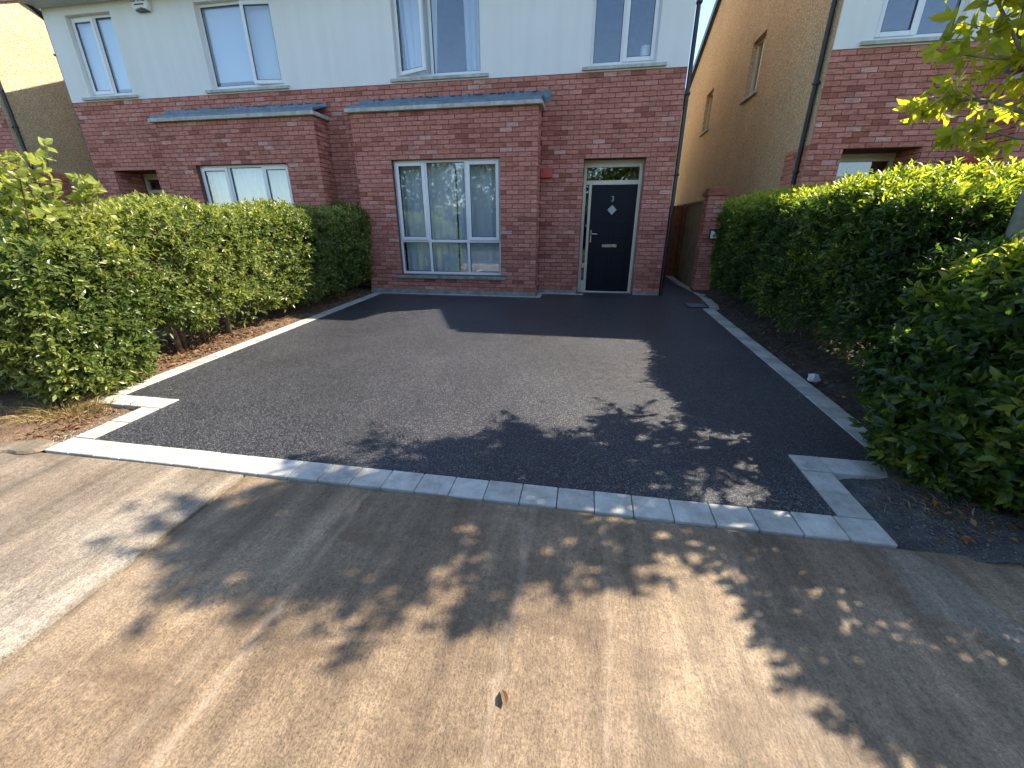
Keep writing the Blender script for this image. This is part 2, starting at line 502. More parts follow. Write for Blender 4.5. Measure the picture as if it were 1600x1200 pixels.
def leaf_mesh(name, pos, axis, nor, length, width, tone, template=LEAF4):
    """one mesh of many leaves; arrays are per leaf"""
    T, F = template
    axis = norm(axis)
    side = norm(np.cross(nor, axis))
    nn = np.cross(axis, side)
    n, k = len(pos), len(T)
    V = (pos[:, None] + axis[:, None] * (T[None, :, :1] * length[:, None, None])
         + side[:, None] * (T[None, :, 1:2] * width[:, None, None]) + nn[:, None] * (T[None, :, 2:3] * length[:, None, None]))
    V = V.reshape(-1, 3)
    lt = np.array([len(f) for f in F], np.int32)
    li = np.concatenate([np.array(f) for f in F]).astype(np.int32)
    allli = (li[None] + (np.arange(n) * k)[:, None]).ravel().astype(np.int32)
    alllt = np.tile(lt, n)
    ls = np.concatenate([[0], np.cumsum(alllt)[:-1]]).astype(np.int32)
    me = bpy.data.meshes.new(name)
    me.vertices.add(len(V)); me.vertices.foreach_set("co", V.astype(np.float32).ravel())
    me.loops.add(len(allli)); me.loops.foreach_set("vertex_index", allli)
    me.polygons.add(len(alllt)); me.polygons.foreach_set("loop_start", ls); me.polygons.foreach_set("loop_total", alllt)
    me.update(calc_edges=True)
    set_tone(me, np.repeat(tone, len(F)))
    return me

def shoots(base, direc, per, slen, llen, lw, spread=0.95, tone0=None, tspread=0.22, tip_young=0.15):
    """leaves arranged round short stems: returns pos, axis, normal, length, width, tone"""
    n = len(base)
    d = norm(direc)
    ref = norm(np.cross(d, rng.normal(size=(n, 3))))
    ref2 = np.cross(d, ref)
    pos, ax, nr, ln, wd, tn = [], [], [], [], [], []
    sl = slen * rng.uniform(0.6, 1.3, n)
    for j in range(per):
        t = (j + 0.6) / per
        a = j * 2.4 + rng.normal(0, 0.3, n)
        rad = ref * np.cos(a)[:, None] + ref2 * np.sin(a)[:, None]
        lean = spread * (1.15 - 0.6 * t) * rng.uniform(0.75, 1.25, n)
        axis = d * np.cos(lean)[:, None] + rad * np.sin(lean)[:, None]
        axis[:, 2] -= 0.12
        nrm = d * np.sin(lean)[:, None] - rad * np.cos(lean)[:, None]
        nrm = nrm + rng.normal(0, 0.28, (n, 3))
        keep = rng.uniform(size=n) < 0.93
        pos.append((base + d * (sl * t)[:, None])[keep]); ax.append(axis[keep]); nr.append(nrm[keep])
        L = llen * rng.uniform(0.65, 1.3, n) * (1.0 - 0.25 * t)
        ln.append(L[keep]); wd.append((L * lw * rng.uniform(0.85, 1.15, n))[keep])
        tt = (tone0 if tone0 is not None else 0.45) + rng.normal(0, tspread, n) * 0.6 + tip_young * (t - 0.3)
        tn.append(tt[keep])
    return [np.concatenate(a) for a in (pos, ax, nr, ln, wd, tn)]

def lump(p, amp, s=1.0, ph=0.0):
    x, y, z = (p * s).T
    return amp * (np.sin(2.1 * x + 3.3 * y + 1.7 * z + ph) * 0.5 + np.sin(4.7 * y - 3.9 * z + 2.2 * x + 1 + ph) * 0.32 + np.sin(9.1 * y + 7.3 * z + 5 * x + 2 + ph) * 0.25 + np.sin(16 * y - 13 * z + 11 * x + ph) * 0.12)

def box_points(c, h, r, n, faces, amp, ph):
    """n random points on a rounded box, with outward normals. faces = weights for -x,+x,-y,+y,-z,+z"""
    c, h = np.array(c, float), np.array(h, float)
    areas = np.array([h[1] * h[2], h[1] * h[2], h[0] * h[2], h[0] * h[2], h[0] * h[1], h[0] * h[1]]) * np.array(faces, float)
    f = rng.choice(6, n, p=areas / areas.sum())
    p = rng.uniform(-1, 1, (n, 3)) * h
    ax = f // 2
    sg = np.where(f % 2 == 0, -1.0, 1.0)
    p[np.arange(n), ax] = sg * h[ax]
    inner = np.maximum(h - r, 0.01)
    q = np.clip(p, -inner, inner)
    nr = norm(p - q)
    out = q + nr * r
    out = out + nr * lump(out + c, amp, 1.0, ph)[:, None]
    return out + c, nr

# ------------------------------------------------------------------ the setting: ground, forecourt, footpath
def sheet(name, polys, mat, off, parent=None, thick=0.0):
    mb = MB()
    for poly in polys:
        mb.quad(*[(x, y, G(y) + off) for x, y in poly])
    return mb.build(name, mat, parent)

def grid_sheet(name, x0, x1, y0, y1, nx, ny, zf, mat):
    xs, ys = np.linspace(x0, x1, nx), np.linspace(y0, y1, ny)
    X, Y = np.meshgrid(xs, ys)
    Z = zf(X, Y)
    v = np.stack([X, Y, Z], -1).reshape(-1, 3)
    f = [(j * nx + i, j * nx + i + 1, (j + 1) * nx + i + 1, (j + 1) * nx + i) for j in range(ny - 1) for i in range(nx - 1)]
    me = bpy.data.meshes.new(name)
    me.from_pydata(v.tolist(), [], f)
    return link(name, me, mat, smooth=True)

# ground to the horizon
mb = MB()
ys = [-600, -9.6, -6.06, 0, 3, 600]
def gz(y):
    return G(min(max(y, -9.6), 3)) - 0.05
for a, b in zip(ys[:-1], ys[1:]):
    mb.quad((-600, a, gz(a)), (600, a, gz(a)), (600, b, gz(b)), (-600, b, gz(b)))
tag(mb.build("ground", "lawn"), kind="structure")

# road behind the viewer (seen only in the window panes)
mb = MB()
mb.quad((-120, -16.0, gz(-9.6) + 0.012), (120, -16.0, gz(-9.6) + 0.012), (120, -9.75, gz(-9.6) + 0.012), (-120, -9.75, gz(-9.6) + 0.012))
tag(mb.build("road", "asphalt"), kind="structure")

# asphalt driveway with its side passage
path_in = [(2.92, -0.66), (3.03, -0.62), (3.085, -0.36), (3.13, 0.35), (3.10, 1.02), (2.99, 1.80), (2.95, 3.2)]
drive_poly = [(-2.525, -5.87), (2.35, -5.87), (2.35, -5.26), (2.92, -5.26)] + path_in + [(2.32, 3.2), (2.32, 0.9), (0.7, 0.9), (0.7, 0.02), (-3.12, 0.02), (-3.12, -5.18), (-2.525, -5.18)]
mb = MB()
def flat(*pts):
    mb.quad(*[(x, y, G(y)) for x, y in pts])
flat((-2.525, -5.87), (2.35, -5.87), (2.35, -5.26), (-2.525, -5.26))
flat((-2.525, -5.26), (2.92, -5.26), (2.92, -5.18), (-2.525, -5.18))
flat((-3.12, -5.18), (2.92, -5.18), (2.92, -0.66), (-3.12, -0.66))
flat((-3.12, -0.66), (2.92, -0.66), (3.03, -0.62), (3.085, -0.36), (3.10, 0.02), (-3.12, 0.02))
flat((0.005, 0.02), (3.10, 0.02), (3.13, 0.35), (3.105, 0.92), (0.005, 0.92))
flat((2.32, 0.92), (3.105, 0.92), (2.99, 1.80), (2.95, 3.2), (2.32, 3.2))
me = mb.mesh("driveway")
driveway = tag(link("driveway", me, "asphalt"), kind="structure")

def block_mesh(lx, ly):
    b = MB().box(-lx / 2, lx / 2, -ly / 2, ly / 2, -0.08, 0.0, 0.004)
    return b.mesh("edging_block")
_bm = {}
def edge_block(x0, x1, y0, y1, lift=0.005, rot=0.0):
    lx, ly = round(x1 - x0, 3), round(y1 - y0, 3)
    if (lx, ly) not in _bm:
        _bm[(lx, ly)] = block_mesh(lx, ly)
        _bm[(lx, ly)].materials.append(M["edging"])
    cx, cy = (x0 + x1) / 2, (y0 + y1) / 2
    o = link("edging_block", _bm[(lx, ly)], None, driveway, loc=(cx, cy, G(cy) + lift + random.uniform(-0.0015, 0.0015)))
    o.rotation_euler = (math.atan(SL) + random.uniform(-.004, .004), random.uniform(-.004, .004), rot + random.uniform(-.006, .006))
    return o
def edge_run(axis, a0, a1, b0, b1, pitch=0.207, gap=0.004):
    n = max(1, round((a1 - a0) / pitch))
    p = (a1 - a0) / n
    for i in range(n):
        s, e = a0 + i * p + gap / 2, a0 + (i + 1) * p - gap / 2
        if axis == 'x': edge_block(s, e, b0, b1)
        else: edge_block(b0, b1, s, e)
edge_run('x', -2.705, 2.53, -6.05, -5.874)                  # front row by the footpath
edge_run('y', -5.868, -5.365, -2.705, -2.529)               # left return
edge_run('x', -3.30, -2.529, -5.36, -5.184)                 # left notch
edge_run('y', -5.178, -0.13, -3.30, -3.124)                 # left side
edge_run('y', -5.868, -5.445, 2.354, 2.53)                  # right return
edge_run('x', 2.354, 3.10, -5.44, -5.264)                   # right notch
edge_run('y', -5.258, -0.66, 2.924, 3.10)                   # right side
edge_run('x', -3.30, 0.12, -0.125, -0.03, 0.4)              # strip along the bay
edge_run('y', -0.024, 0.30, 0.025, 0.12, 0.33)
edge_run('x', 0.025, 0.92, 0.306, 0.40, 0.4)
# curved strip beside the passage
for (ax, ay), (bx, by) in zip(path_in[1:-1], path_in[2:]):
    L = math.hypot(bx - ax, by - ay)
    n = max(1, round(L / 0.4))
    for i in range(n):
        t = (i + .5) / n
        x, y = ax + (bx - ax) * t + 0.085, ay + (by - ay) * t
        key = ("p", round(L / n, 3))
        if key not in _bm:
            _bm[key] = block_mesh(0.16, L / n - 0.006); _bm[key].materials.append(M["edging"])
        o = link("edging_block", _bm[key], None, driveway, loc=(x, y, G(y) + 0.006))
        o.rotation_euler = (math.atan(SL), 0, math.atan2(-(bx - ax), by - ay))

# footpath slabs (brushed concrete), joint between them is a real groove
pavement = tag(MB().box(-30, 30, -9.7, -6.07, G(-9.7) - 0.35, G(-9.7) - 0.06).build("pavement", "concrete_grey"), kind="structure")
def slab(x0, x1, y0, y1, mat, off=-0.004, parent=pavement, name="concrete_slab", wob=0.0):
    nx, ny = 24, 24
    xs, ys = np.linspace(x0, x1, nx), np.linspace(y0, y1, ny)
    v, f = [], []
    for j, y in enumerate(ys):
        for i, x in enumerate(xs):
            e = 0.004 if (i in (0, nx - 1) or j in (0, ny - 1)) else 0.0
            xx = x + (wob * math.sin(7 * y + 3) if i in (0, nx - 1) else 0)
            yy = y + (0.004 * math.sin(9 * x) + 0.003 * math.sin(31 * x) if j == ny - 1 else 0)
            v.append((xx, yy, G(y) + off - e + 0.0025 * math.sin(3 * x + 2 * y) + 0.002 * math.sin(7.3 * x)))
    for j in range(ny - 1):
        for i in range(nx - 1):
            a = j * nx + i
            f.append((a, a + 1, a + nx + 1, a + nx))
    n0 = len(v)
    ring = [i for i in range(nx)] + [j * nx + nx - 1 for j in range(1, ny)] + [(ny - 1) * nx + i for i in range(nx - 2, -1, -1)] + [j * nx for j in range(ny - 2, 0, -1)]
    for r in ring:
        v.append((v[r][0], v[r][1], v[r][2] - 0.1))
    for k in range(len(ring)):
        k2 = (k + 1) % len(ring)
        f.append((ring[k], n0 + k, n0 + k2, ring[k2]))
    return MB().add(v, f).build(name, mat, parent, smooth=False)
s1 = slab(-6.2, -1.120, -9.65, -6.062, "concrete_pale"); s1["label"] = "paler left-hand concrete slab of the footpath"
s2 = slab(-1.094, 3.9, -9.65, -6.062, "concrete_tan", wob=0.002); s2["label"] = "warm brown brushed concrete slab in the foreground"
slab(-11.3, -6.21, -9.65, -6.062, "concrete_pale")
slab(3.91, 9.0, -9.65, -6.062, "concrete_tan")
# irregular smear of fresh concrete beside the right-hand corner
def blob_sheet(name, pts, mat, z, parent, h=0.012):
    c = np.mean(pts, axis=0)
    v = [(c[0], c[1], G(c[1]) + z + h)]
    for k in (0.82, 1.0):
        for x, y in pts:
            px_, py_ = c[0] + (x - c[0]) * k, c[1] + (y - c[1]) * k
            v.append((px_, py_, G(py_) + z + (h if k < 1 else -0.004)))
    n = len(pts)
    f = [(0, 1 + i, 1 + (i + 1) % n) for i in range(n)] + [(1 + i, 1 + n + i, 1 + n + (i + 1) % n, 1 + (i + 1) % n) for i in range(n)]
    return MB().add(v, f).build(name, mat, parent)
def rough_poly(pts, step=0.03, amp=0.012):
    out = []
    for (ax, ay), (bx, by) in zip(pts, pts[1:] + pts[:1]):
        n = max(1, int(math.hypot(bx - ax, by - ay) / step))
        for i in range(n):
            t = i / n
            out.append((ax + (bx - ax) * t + random.uniform(-amp, amp), ay + (by - ay) * t + random.uniform(-amp, amp)))
    return out
o = blob_sheet("concrete_haunch", rough_poly([(2.42, -6.075), (2.40, -6.25), (2.385, -6.44), (2.50, -6.475), (2.60, -6.57), (2.66, -6.62), (2.74, -6.5), (2.70, -6.36), (2.66, -6.18), (2.56, -6.075)]), "concrete_grey", -0.002, pavement)
o["label"] = "irregular pale grey smear of concrete beside the right corner block"
o = blob_sheet("concrete_haunch", rough_poly([(-3.2, -6.07), (-3.1, -6.13), (-2.8, -6.10), (-2.72, -6.068), (-2.72, -5.95), (-2.9, -5.92)], 0.05), "concrete_pale", -0.002, pavement)

# garden beds, bumpy soil
def soil_z(X, Y, amp, ph):
    return amp * (np.sin(5.1 * X + 3.3 * Y + ph) * .3 + np.sin(11.3 * Y - 7.1 * X + ph) * .25 + np.sin(23 * X + 19 * Y) * .2 + np.sin(41 * Y - 37 * X + ph) * .15) + rng.normal(0, amp * .22, X.shape)
def bed(name, x0, x1, y0, y1, mat, base, amp, ph, rise=None):
    def zf(X, Y):
        z = SL * Y + base + soil_z(X, Y, amp, ph)
        if rise: z = z + rise(X, Y)
        return z
    o = grid_sheet(name, x0, x1, y0, y1, max(8, int((x1 - x0) / 0.025)), max(8, int((y1 - y0) / 0.025)), zf, mat)
    return tag(o, kind="structure")
bed("garden_soil", -4.9, -3.305, -5.3, 0.44, "soil_dry", -0.012, 0.02, 0.3, lambda X, Y: np.clip((-3.36 - X) * 0.12, -0.03, 0.06))
bed("garden_soil", -5.4, -2.712, -6.058, -5.30, "soil_dry", -0.028, 0.018, 1.3, lambda X, Y: np.clip((-2.9 - X) * 0.08, -0.01, 0.05))
bed("garden_soil", 3.105, 5.2, -5.3, 0.9, "soil_grey", -0.018, 0.03, 2.1, lambda X, Y: np.clip((X - 3.16) * 0.2, -0.03, 0.10))
bed("garden_soil", 2.535, 5.2, -6.10, -5.30, "grit", -0.03, 0.016, 3.1, lambda X, Y: np.clip((X - 2.62) * 0.13, -0.01, 0.08))

# ------------------------------------------------------------------ brickwork
CO, BL, BJ, Z0 = 0.075, 0.225, 0.010, 0.075
BT = (np.array([[-.5, .007, -.5], [.5, .007, -.5], [.5, .007, .5], [-.5, .007, .5]]))
def brick_template(L):
    h, c = 0.065, 0.003
    v = []
    for y, ins in ((0.008, 0), (-0.004, 0), (-0.007, c)):
        v += [(-L / 2 + ins, y, -h / 2 + ins), (L / 2 - ins, y, -h / 2 + ins), (L / 2 - ins, y, h / 2 - ins), (-L / 2 + ins, y, h / 2 - ins)]
    f = [(8, 9, 10, 11)]
    for a in (0, 4):
        for k in range(4):
            f.append((a + k, a + (k + 1) % 4, a + 4 + (k + 1) % 4, a + 4 + k))
    return np.array(v), f
def brick_tone():
    t = random.gauss(0.47, 0.2)
    r = random.random()
    if r < 0.05: t = random.uniform(0.0, 0.12)
    elif r > 0.965: t = random.uniform(0.9, 1.0)
    return min(1, max(0, t))

FULL = BL - BJ
_bricks = []
for k in range(14):
    v, f = brick_template(FULL)
    me = MB().add(v, f).mesh("brick")
    set_tone(me, [[0.02, 0.14, 0.24, 0.32, 0.38, 0.43, 0.47, 0.51, 0.55, 0.60, 0.66, 0.74, 0.86, 0.98][k]] * len(f))
    me.materials.append(M["brick"])
    _bricks.append(me)
ROT = {'-y': 0.0, '+x': math.pi / 2, '-x': -math.pi / 2}

def brick_face(store, facing, pos, u0, u1, c0, c1, holes=(), phase=0.0):
    """courses c0..c1-1 of a face; u runs along x (facing -y) or y (facing +-x)"""
    for c in range(c0, c1):
        za, zb = Z0 + CO * c, Z0 + CO * (c + 1)
        off = phase + (BL / 2 if c % 2 else 0)
        k = math.floor((u0 - off) / BL)
        segs = []
        while off + k * BL < u1 - 1e-6:
            a, b = off + k * BL + BJ / 2, off + (k + 1) * BL - BJ / 2
            segs.append((max(a, u0), min(b, u1)))
            k += 1
        for h0, h1, hz0, hz1 in holes:
            if zb > hz0 + 0.02 and za < hz1 - 0.02:
                ns = []
                for a, b in segs:
                    if b <= h0 or a >= h1: ns.append((a, b)); continue
                    if a < h0: ns.append((a, h0))
                    if b > h1: ns.append((h1, b))
                segs = ns
        for a, b in segs:
            if b - a > 0.02:
                u, z = (a + b) / 2, (za + zb) / 2
                p = (u, pos, z) if facing == '-y' else (pos, u, z)
                store.append((p, b - a, facing))

def build_bricks(store, parent, limit=300, visible=lambda p: True):
    """the largest-showing whole bricks become objects of their own, the rest one mesh"""
    P = np.array([s[0] for s in store])
    ux, uy, dz = project(P)
    score = np.where((ux > 0) & (ux < 1600) & (uy > 0) & (uy < 1200) & (dz > 0.1), 1 / np.maximum(dz, .1), 0)
    for i, s in enumerate(store):
        if abs(s[1] - FULL) > 0.002 or not visible(s[0]):
            score[i] = 0
        if s[2] != '-y': score[i] *= 0.3
    order = [i for i in np.argsort(-score) if score[i] > 0][:limit]
    chosen = set(order)
    for i in order:
        p, L, fc = store[i]
        j = random.uniform(-0.0015, 0.0015)
        loc = (p[0], p[1] + j, p[2]) if fc == '-y' else (p[0] + j, p[1], p[2])
        t = brick_tone()
        me = min(_bricks, key=lambda m: abs(m["t"] - t)) if False else _bricks[min(13, max(0, int(round(np.interp(t, TONES, range(14))))))]
        o = link("brick", me, None, parent, loc=loc)
        o.rotation_euler = (random.uniform(-.004, .004), random.uniform(-.004, .004), ROT[fc])
    rest = [i for i in range(len(store)) if i not in chosen]
    V, F, T = [], [], []
    for i in rest:
        p, L, fc = store[i]
        v, f = brick_template(L)
        a = ROT[fc]
        ca, sa = math.cos(a), math.sin(a)
        x, y, z = v.T
        y = y + random.uniform(-0.0015, 0.0015)
        w = np.stack([ca * x - sa * y + p[0], sa * x + ca * y + p[1], z + p[2]], 1)
        o = len(V)
        V += w.tolist()
        F += [tuple(o + q for q in g) for g in f]
        T += [brick_tone()] * len(f)
    me = bpy.data.meshes.new("brickwork")
    me.from_pydata(V, [], F)
    set_tone(me, T)
    ob = link("brickwork", me, "brick", parent)
    ob["kind"] = "stuff"
    return ob
TONES = [0.02, 0.14, 0.24, 0.32, 0.38, 0.43, 0.47, 0.51, 0.55, 0.60, 0.66, 0.74, 0.86, 0.98]

def panel(mb, P, a0, a1, z0, z1, holes=(), depth=0.12, rim=True):
    """flat wall panel with openings; P(a, z, d) gives the point d behind the face"""
    A = sorted({a0, a1} | {min(max(h[i], a0), a1) for h in holes for i in (0, 1)})
    Zs = sorted({z0, z1} | {min(max(h[i], z0), z1) for h in holes for i in (2, 3)})
    def inh(a, z):
        return any(h[0] < a < h[1] and h[2] < z < h[3] for h in holes)
    for i in range(len(A) - 1):
        for j in range(len(Zs) - 1):
            if not inh((A[i] + A[i + 1]) / 2, (Zs[j] + Zs[j + 1]) / 2):
                for d in (0, depth):
                    mb.quad(P(A[i], Zs[j], d), P(A[i + 1], Zs[j], d), P(A[i + 1], Zs[j + 1], d), P(A[i], Zs[j + 1], d))
    for h in holes:
        b0, b1, c0, c1 = max(h[0], a0), min(h[1], a1), max(h[2], z0), min(h[3], z1)
        for p, q in (((b0, c0), (b0, c1)), ((b1, c0), (b1, c1)), ((b0, c1), (b1, c1)), ((b0, c0), (b1, c0))):
            mb.quad(P(*p, 0), P(*q, 0), P(*q, depth), P(*p, depth))
    if rim:
        for p, q in (((a0, z0), (a0, z1)), ((a1, z0), (a1, z1)), ((a0, z1), (a1, z1)), ((a0, z0), (a1, z0))):
            mb.quad(P(*p, 0), P(*q, 0), P(*q, depth), P(*p, depth))

def ring(mb, x0, x1, z0, z1, w, y0, y1, wb=None, ch=0.004):
    """rectangular frame of four bars butted end to end"""
    wb = wb or w
    mb.box(x0, x0 + w, y0, y1, z0, z1, ch); mb.box(x1 - w, x1, y0, y1, z0, z1, ch)
    mb.box(x0 + w, x1 - w, y0 + .0008, y1 - .0008, z1 - w, z1, ch); mb.box(x0 + w, x1 - w, y0 + .0008, y1 - .0008, z0, z0 + wb, ch)

def window(house, x0, x1, z0, z1, yf, cells, sill, mat="upvc", hinge=None, label=None):
    """cells: (x0, x1, z0, z1, kind); x already in world order; yf = front of the frame"""
    fr = MB()
    ring(fr, x0, x1, z0, z1, 0.045, yf, yf + 0.07, 0.05)
    done = set()
    for c in cells:
        for e in (c[0], c[1]):
            if x0 + .05 < e < x1 - .05 and (round(e, 3), round(c[2], 3)) not in done:
                done.add((round(e, 3), round(c[2], 3)))
                fr.box(e - .026, e + .026, yf + .0005, yf + .0695, c[2] + (0.05 if c[2] == z0 else 0.026), c[3] - (0.045 if c[3] == z1 else 0.026), .004)
        e = c[3]
        if z0 + .05 < e < z1 - .05 and ('h', round(e, 3)) not in done:
            done.add(('h', round(e, 3)))
            fr.box(x0 + .045, x1 - .045, yf + .001, yf + .069, e - .026, e + .026, .004)
    w = fr.build("window", mat, house)
    if label: w["label"] = label
    gk = MB()  # black rings round the panes, standing for gasket and spacer shade
    for k, (a, b, c, d, kind) in enumerate(cells):
        a2, b2 = a + (.045 if a == x0 else .026), b - (.045 if b == x1 else .026)
        c2, d2 = c + (.05 if c == z0 else .026), d - (.045 if d == z1 else .026)
        if kind == 'fixed':
            p = MB().box(a2 - .004, b2 + .004, yf + .034, yf + .040, c2 - .004, d2 + .004)
            p.build("pane", "glass", w)
            ring(gk, a2, b2, c2, d2, 0.009, yf + .016, yf + .032, ch=0)
        else:
            s = MB()
            ring(s, a2 - .012, b2 + .012, c2 - .012, d2 + .012, 0.062, yf - .022, yf + .028, ch=.006)
            p = MB().box(a2 + .046, b2 - .046, yf + .006, yf + .012, c2 + .046, d2 - .046)
            g2 = MB()
            ring(g2, a2 + .05, b2 - .05, c2 + .05, d2 - .05, 0.009, yf - .010, yf + .004, ch=0)
            if kind == 'sash':
                s.build("sash", mat, w); p.build("pane", "glass", w); g2.build("gasket_shade", "black_plastic", w)
            else:
                side, ang = kind
                hx = a2 if side == 'l' else b2
                for m_, nm, mt in ((s, "sash", mat), (p, "pane", "glass"), (g2, "gasket_shade", "black_plastic")):
                    o = m_.build(nm, mt, w, shift=(hx, yf, 0))
                    o.rotation_euler = (0, 0, math.radians(ang))
    if gk.v: gk.build("gasket_shade", "black_plastic", w)
    if sill:
        sx0, sx1, sz0, sz1, sy0, smat = sill
        s = MB()
        v = [(sx0, sy0, sz0), (sx1, sy0, sz0), (sx1, yf + .06, sz0), (sx0, yf + .06, sz0), (sx0, sy0, sz1 - .012), (sx1, sy0, sz1 - .012), (sx1, yf + .06, sz1 + .012), (sx0, yf + .06, sz1 + .012)]
        s.add(v, [(0, 3, 2, 1), (4, 5, 6, 7), (0, 1, 5, 4), (1, 2, 6, 5), (2, 3, 7, 6), (3, 0, 4, 7)])
        s.build("sill", smat, w)
    return w

YF, XR, XP, BW = 0.439, 2.365, -3.773, 3.398
def house(label, m, c, yo, door_mat, opts):
    """one semi-detached house; m, c mirror and shift it, yo moves it back or forward"""
    X = lambda x: m * x + c
    def S(a, b):
        a, b = X(a), X(b)
        return (a, b) if a < b else (b, a)
    def H(x0, x1, z0, z1):
        a, b = S(x0, x1)
        return (a, b, z0, z1)
    yf, yb = YF + yo, 0.0 + yo
    h = empty("brick_house", (X(-0.7), yf, 0), label, "house", opts.get("group"))
    back = 12.0 + yo
    # openings
    bayw = H(-2.703, -0.667, 0.372, 2.40); bays = H(-2.835, -0.566, 0.30, 0.375)
    door = H(0.79, 1.877, -0.30, 2.40)
    up1, up2 = H(-2.645, -1.06, 3.762, 5.10), H(0.80, 1.862, 3.762, 5.10)
    s1, s2 = H(-2.745, -0.936, 3.70, 3.765), H(0.672, 2.022, 3.70, 3.765)
    # mortar-coloured wall bodies behind the bricks
    Pf = lambda a, z, d: (a, yf + d, z)
    Pb = lambda a, z, d: (a, yb + d, z)
    wl = MB()
    a, b = S(XP, XR)
    panel(wl, Pf, a, b, -0.3, 3.675, [door, H(-3.2, -0.2, -0.1, 2.9)], opts.get('porch', 0.20) + .02)
    a, b = S(-BW, 0)
    panel(wl, Pb, a, b, -0.3, 3.15, [bayw], 0.10)
    for xs in (-BW, 0):
        s = 1 if xs == 0 else -1
        Ps = lambda q, z, d: (X(xs - s * d), q, z)
        panel(wl, Ps, yb + 0.001, yf + 0.05, -0.3, 3.15, [], 0.10)
    wl.build("wall", "mortar", h)
    # bricks
    st = []
    a, b = S(XP, XR)
    w0, w1 = S(-BW, 0)
    brick_face(st, '-y', yf, a, b, 0, 48, [door, (w0, w1, 0, 3.16)], phase=0.02)
    brick_face(st, '-y', yb, w0 - .006, w1 + .006, 0, 41, [bayw, bays], phase=w1 + .006)
    brick_face(st, '+x', w1, yb + .012, yf - .008, 0, 41, phase=yb)
    brick_face(st, '-x', w0, yb + .012, yf - .008, 0, 41, phase=yb)
    brick_face(st, '-x', door[1], yf + .012, yf + opts.get('porch', 0.20), 0, 31, phase=yf)
    brick_face(st, '+x', door[0], yf + .012, yf + opts.get('porch', 0.20), 0, 31, phase=yf)
    if opts.get("return"):
        g = X(XR); fc = '+x' if m > 0 else '-x'
        brick_face(st, fc, g + (0.012 if m > 0 else -0.012), yf + .004, yf + 0.80, 0, 32, phase=yf)
    build_bricks(st, h, opts.get("bricks", 300), opts.get("visible", lambda p: True))
    # painted render on the upper floor
    up = MB()
    Pr = lambda q, z, d: (q, yf - 0.013 + d, z)
    panel(up, Pr, a, b, 3.678, 5.49, [up1, up2], 0.16)
    up.build("rendered_wall", "render", h)
    # gable, rear and party walls, roof
    gb = MB()
    sgn = 1 if m > 0 else -1
    Pg = lambda q, z, d: (X(XR) + sgn * 0.004 - sgn * d, q, z)
    gh = opts.get("gable_holes", [])
    panel(gb, Pg, yf + .002, back, -0.3, 5.47, gh, 0.2)
    ridge_y, slope = (yf + back) / 2, 0.45
    rz = 5.47 + (ridge_y - yf) * slope
    for dd in (0, 0.2):
        gb.quad(Pg(yf + .002, 5.47, dd), Pg(back, 5.47, dd), Pg(ridge_y, rz, dd))
    gb.build("gable_wall", "dash", h)
    rr = MB()
    q0, q1 = S(XP, XR)
    panel(rr, lambda q, z, d: (q, back - d, z), q0, q1, -0.3, 5.47, [], 0.2)
    if opts.get("party", True):
        rr.quad((X(XP), yf, -.3), (X(XP), back, -.3), (X(XP), back, 5.47), (X(XP), ridge_y, rz), (X(XP), yf, 5.47))
    rr.box(q0 + .03, q1 - .25, yf + .2, back - .2, 2.72, 2.82)
    rr.build("rear_wall", "room", h)
    rf = MB()
    oh, vo = 0.34, 0.06
    e0, e1 = S(XP, XR + vo)
    for ya, yb2 in ((yf - oh, ridge_y), (back + oh, ridge_y)):
        za = 5.455 + (-oh) * slope
        n = [(e0, ya, za), (e1, ya, za), (e1, ridge_y, rz - .015), (e0, ridge_y, rz - .015)]
        rf.add(n + [(x, y, z + 0.13) for x, y, z in n], [(0, 1, 2, 3), (4, 5, 6, 7), (0, 1, 5, 4), (1, 2, 6, 5), (3, 0, 4, 7)])
    roof = rf.build("roof", "roof_tile", h)
    MB().box(e0, e1, yf - oh - .02, yf - oh - .002, 5.24, 5.47).box(e0, e1, yf - oh, yf - .02, 5.235, 5.25).build("fascia", "soffit", roof)
    MB().tube([(e0, yf - oh - .08, 5.41), (e1, yf - oh - .08, 5.41)], 0.056, 8).build("gutter", "black_plastic", roof)
    # plinth band of smooth concrete under the brick
    pl = MB()
    p0, p1 = S(-BW - .012, 0.012)
    pl.box(p0, p1, yb - 0.014, yb + 0.03, -0.30, 0.076)
    for xa, xb in ((-BW - .0115, -BW + .03), (-.03, .0115)):
        s0, s1_ = S(xa, xb)
        pl.box(s0, s1_, yb + .0305, yf - .0145, -.30, .0755)
    pl.build("plinth", "precast_dark", h)
    for xa, xb in ((XP, -BW - .0125), (0.0125, 0.787), (1.880, XR + .003)):
        s0, s1_ = S(xa, xb)
        MB().box(s0, s1_, yf - 0.014, yf + 0.03, -0.30, 0.0745).build("plinth", "precast_dark", h)
    # bay capping and lead roof
    k0, k1 = S(-BW - .075, 0.075)
    cp = MB()
    n = 4
    for i in range(n):
        u0, u1 = k0 + (k1 - k0) * i / n, k0 + (k1 - k0) * (i + 1) / n
        cp.box(u0 + .0015, u1 - .0015, yb - .085, yf - .013, 3.153, 3.215, .005)
    cp.build("bay_coping", "precast", h)
    ld = MB()
    l0, l1 = k0 + .03, k1 - .03
    nseg = 40
    v, f = [], []
    for i in range(nseg + 1):
        x = l0 + (l1 - l0) * i / nseg
        wob = 0.006 * math.sin(9 * x) + random.uniform(-.003, .003)
        v += [(x, yb - .05, 3.217), (x, yb - .045, 3.268 + wob * .4), (x, yf - .10, 3.37 + wob), (x, yf - .012, 3.38 + wob), (x, yf - .011, 3.455 + wob + (0.012 if i % 7 == 3 else 0))]
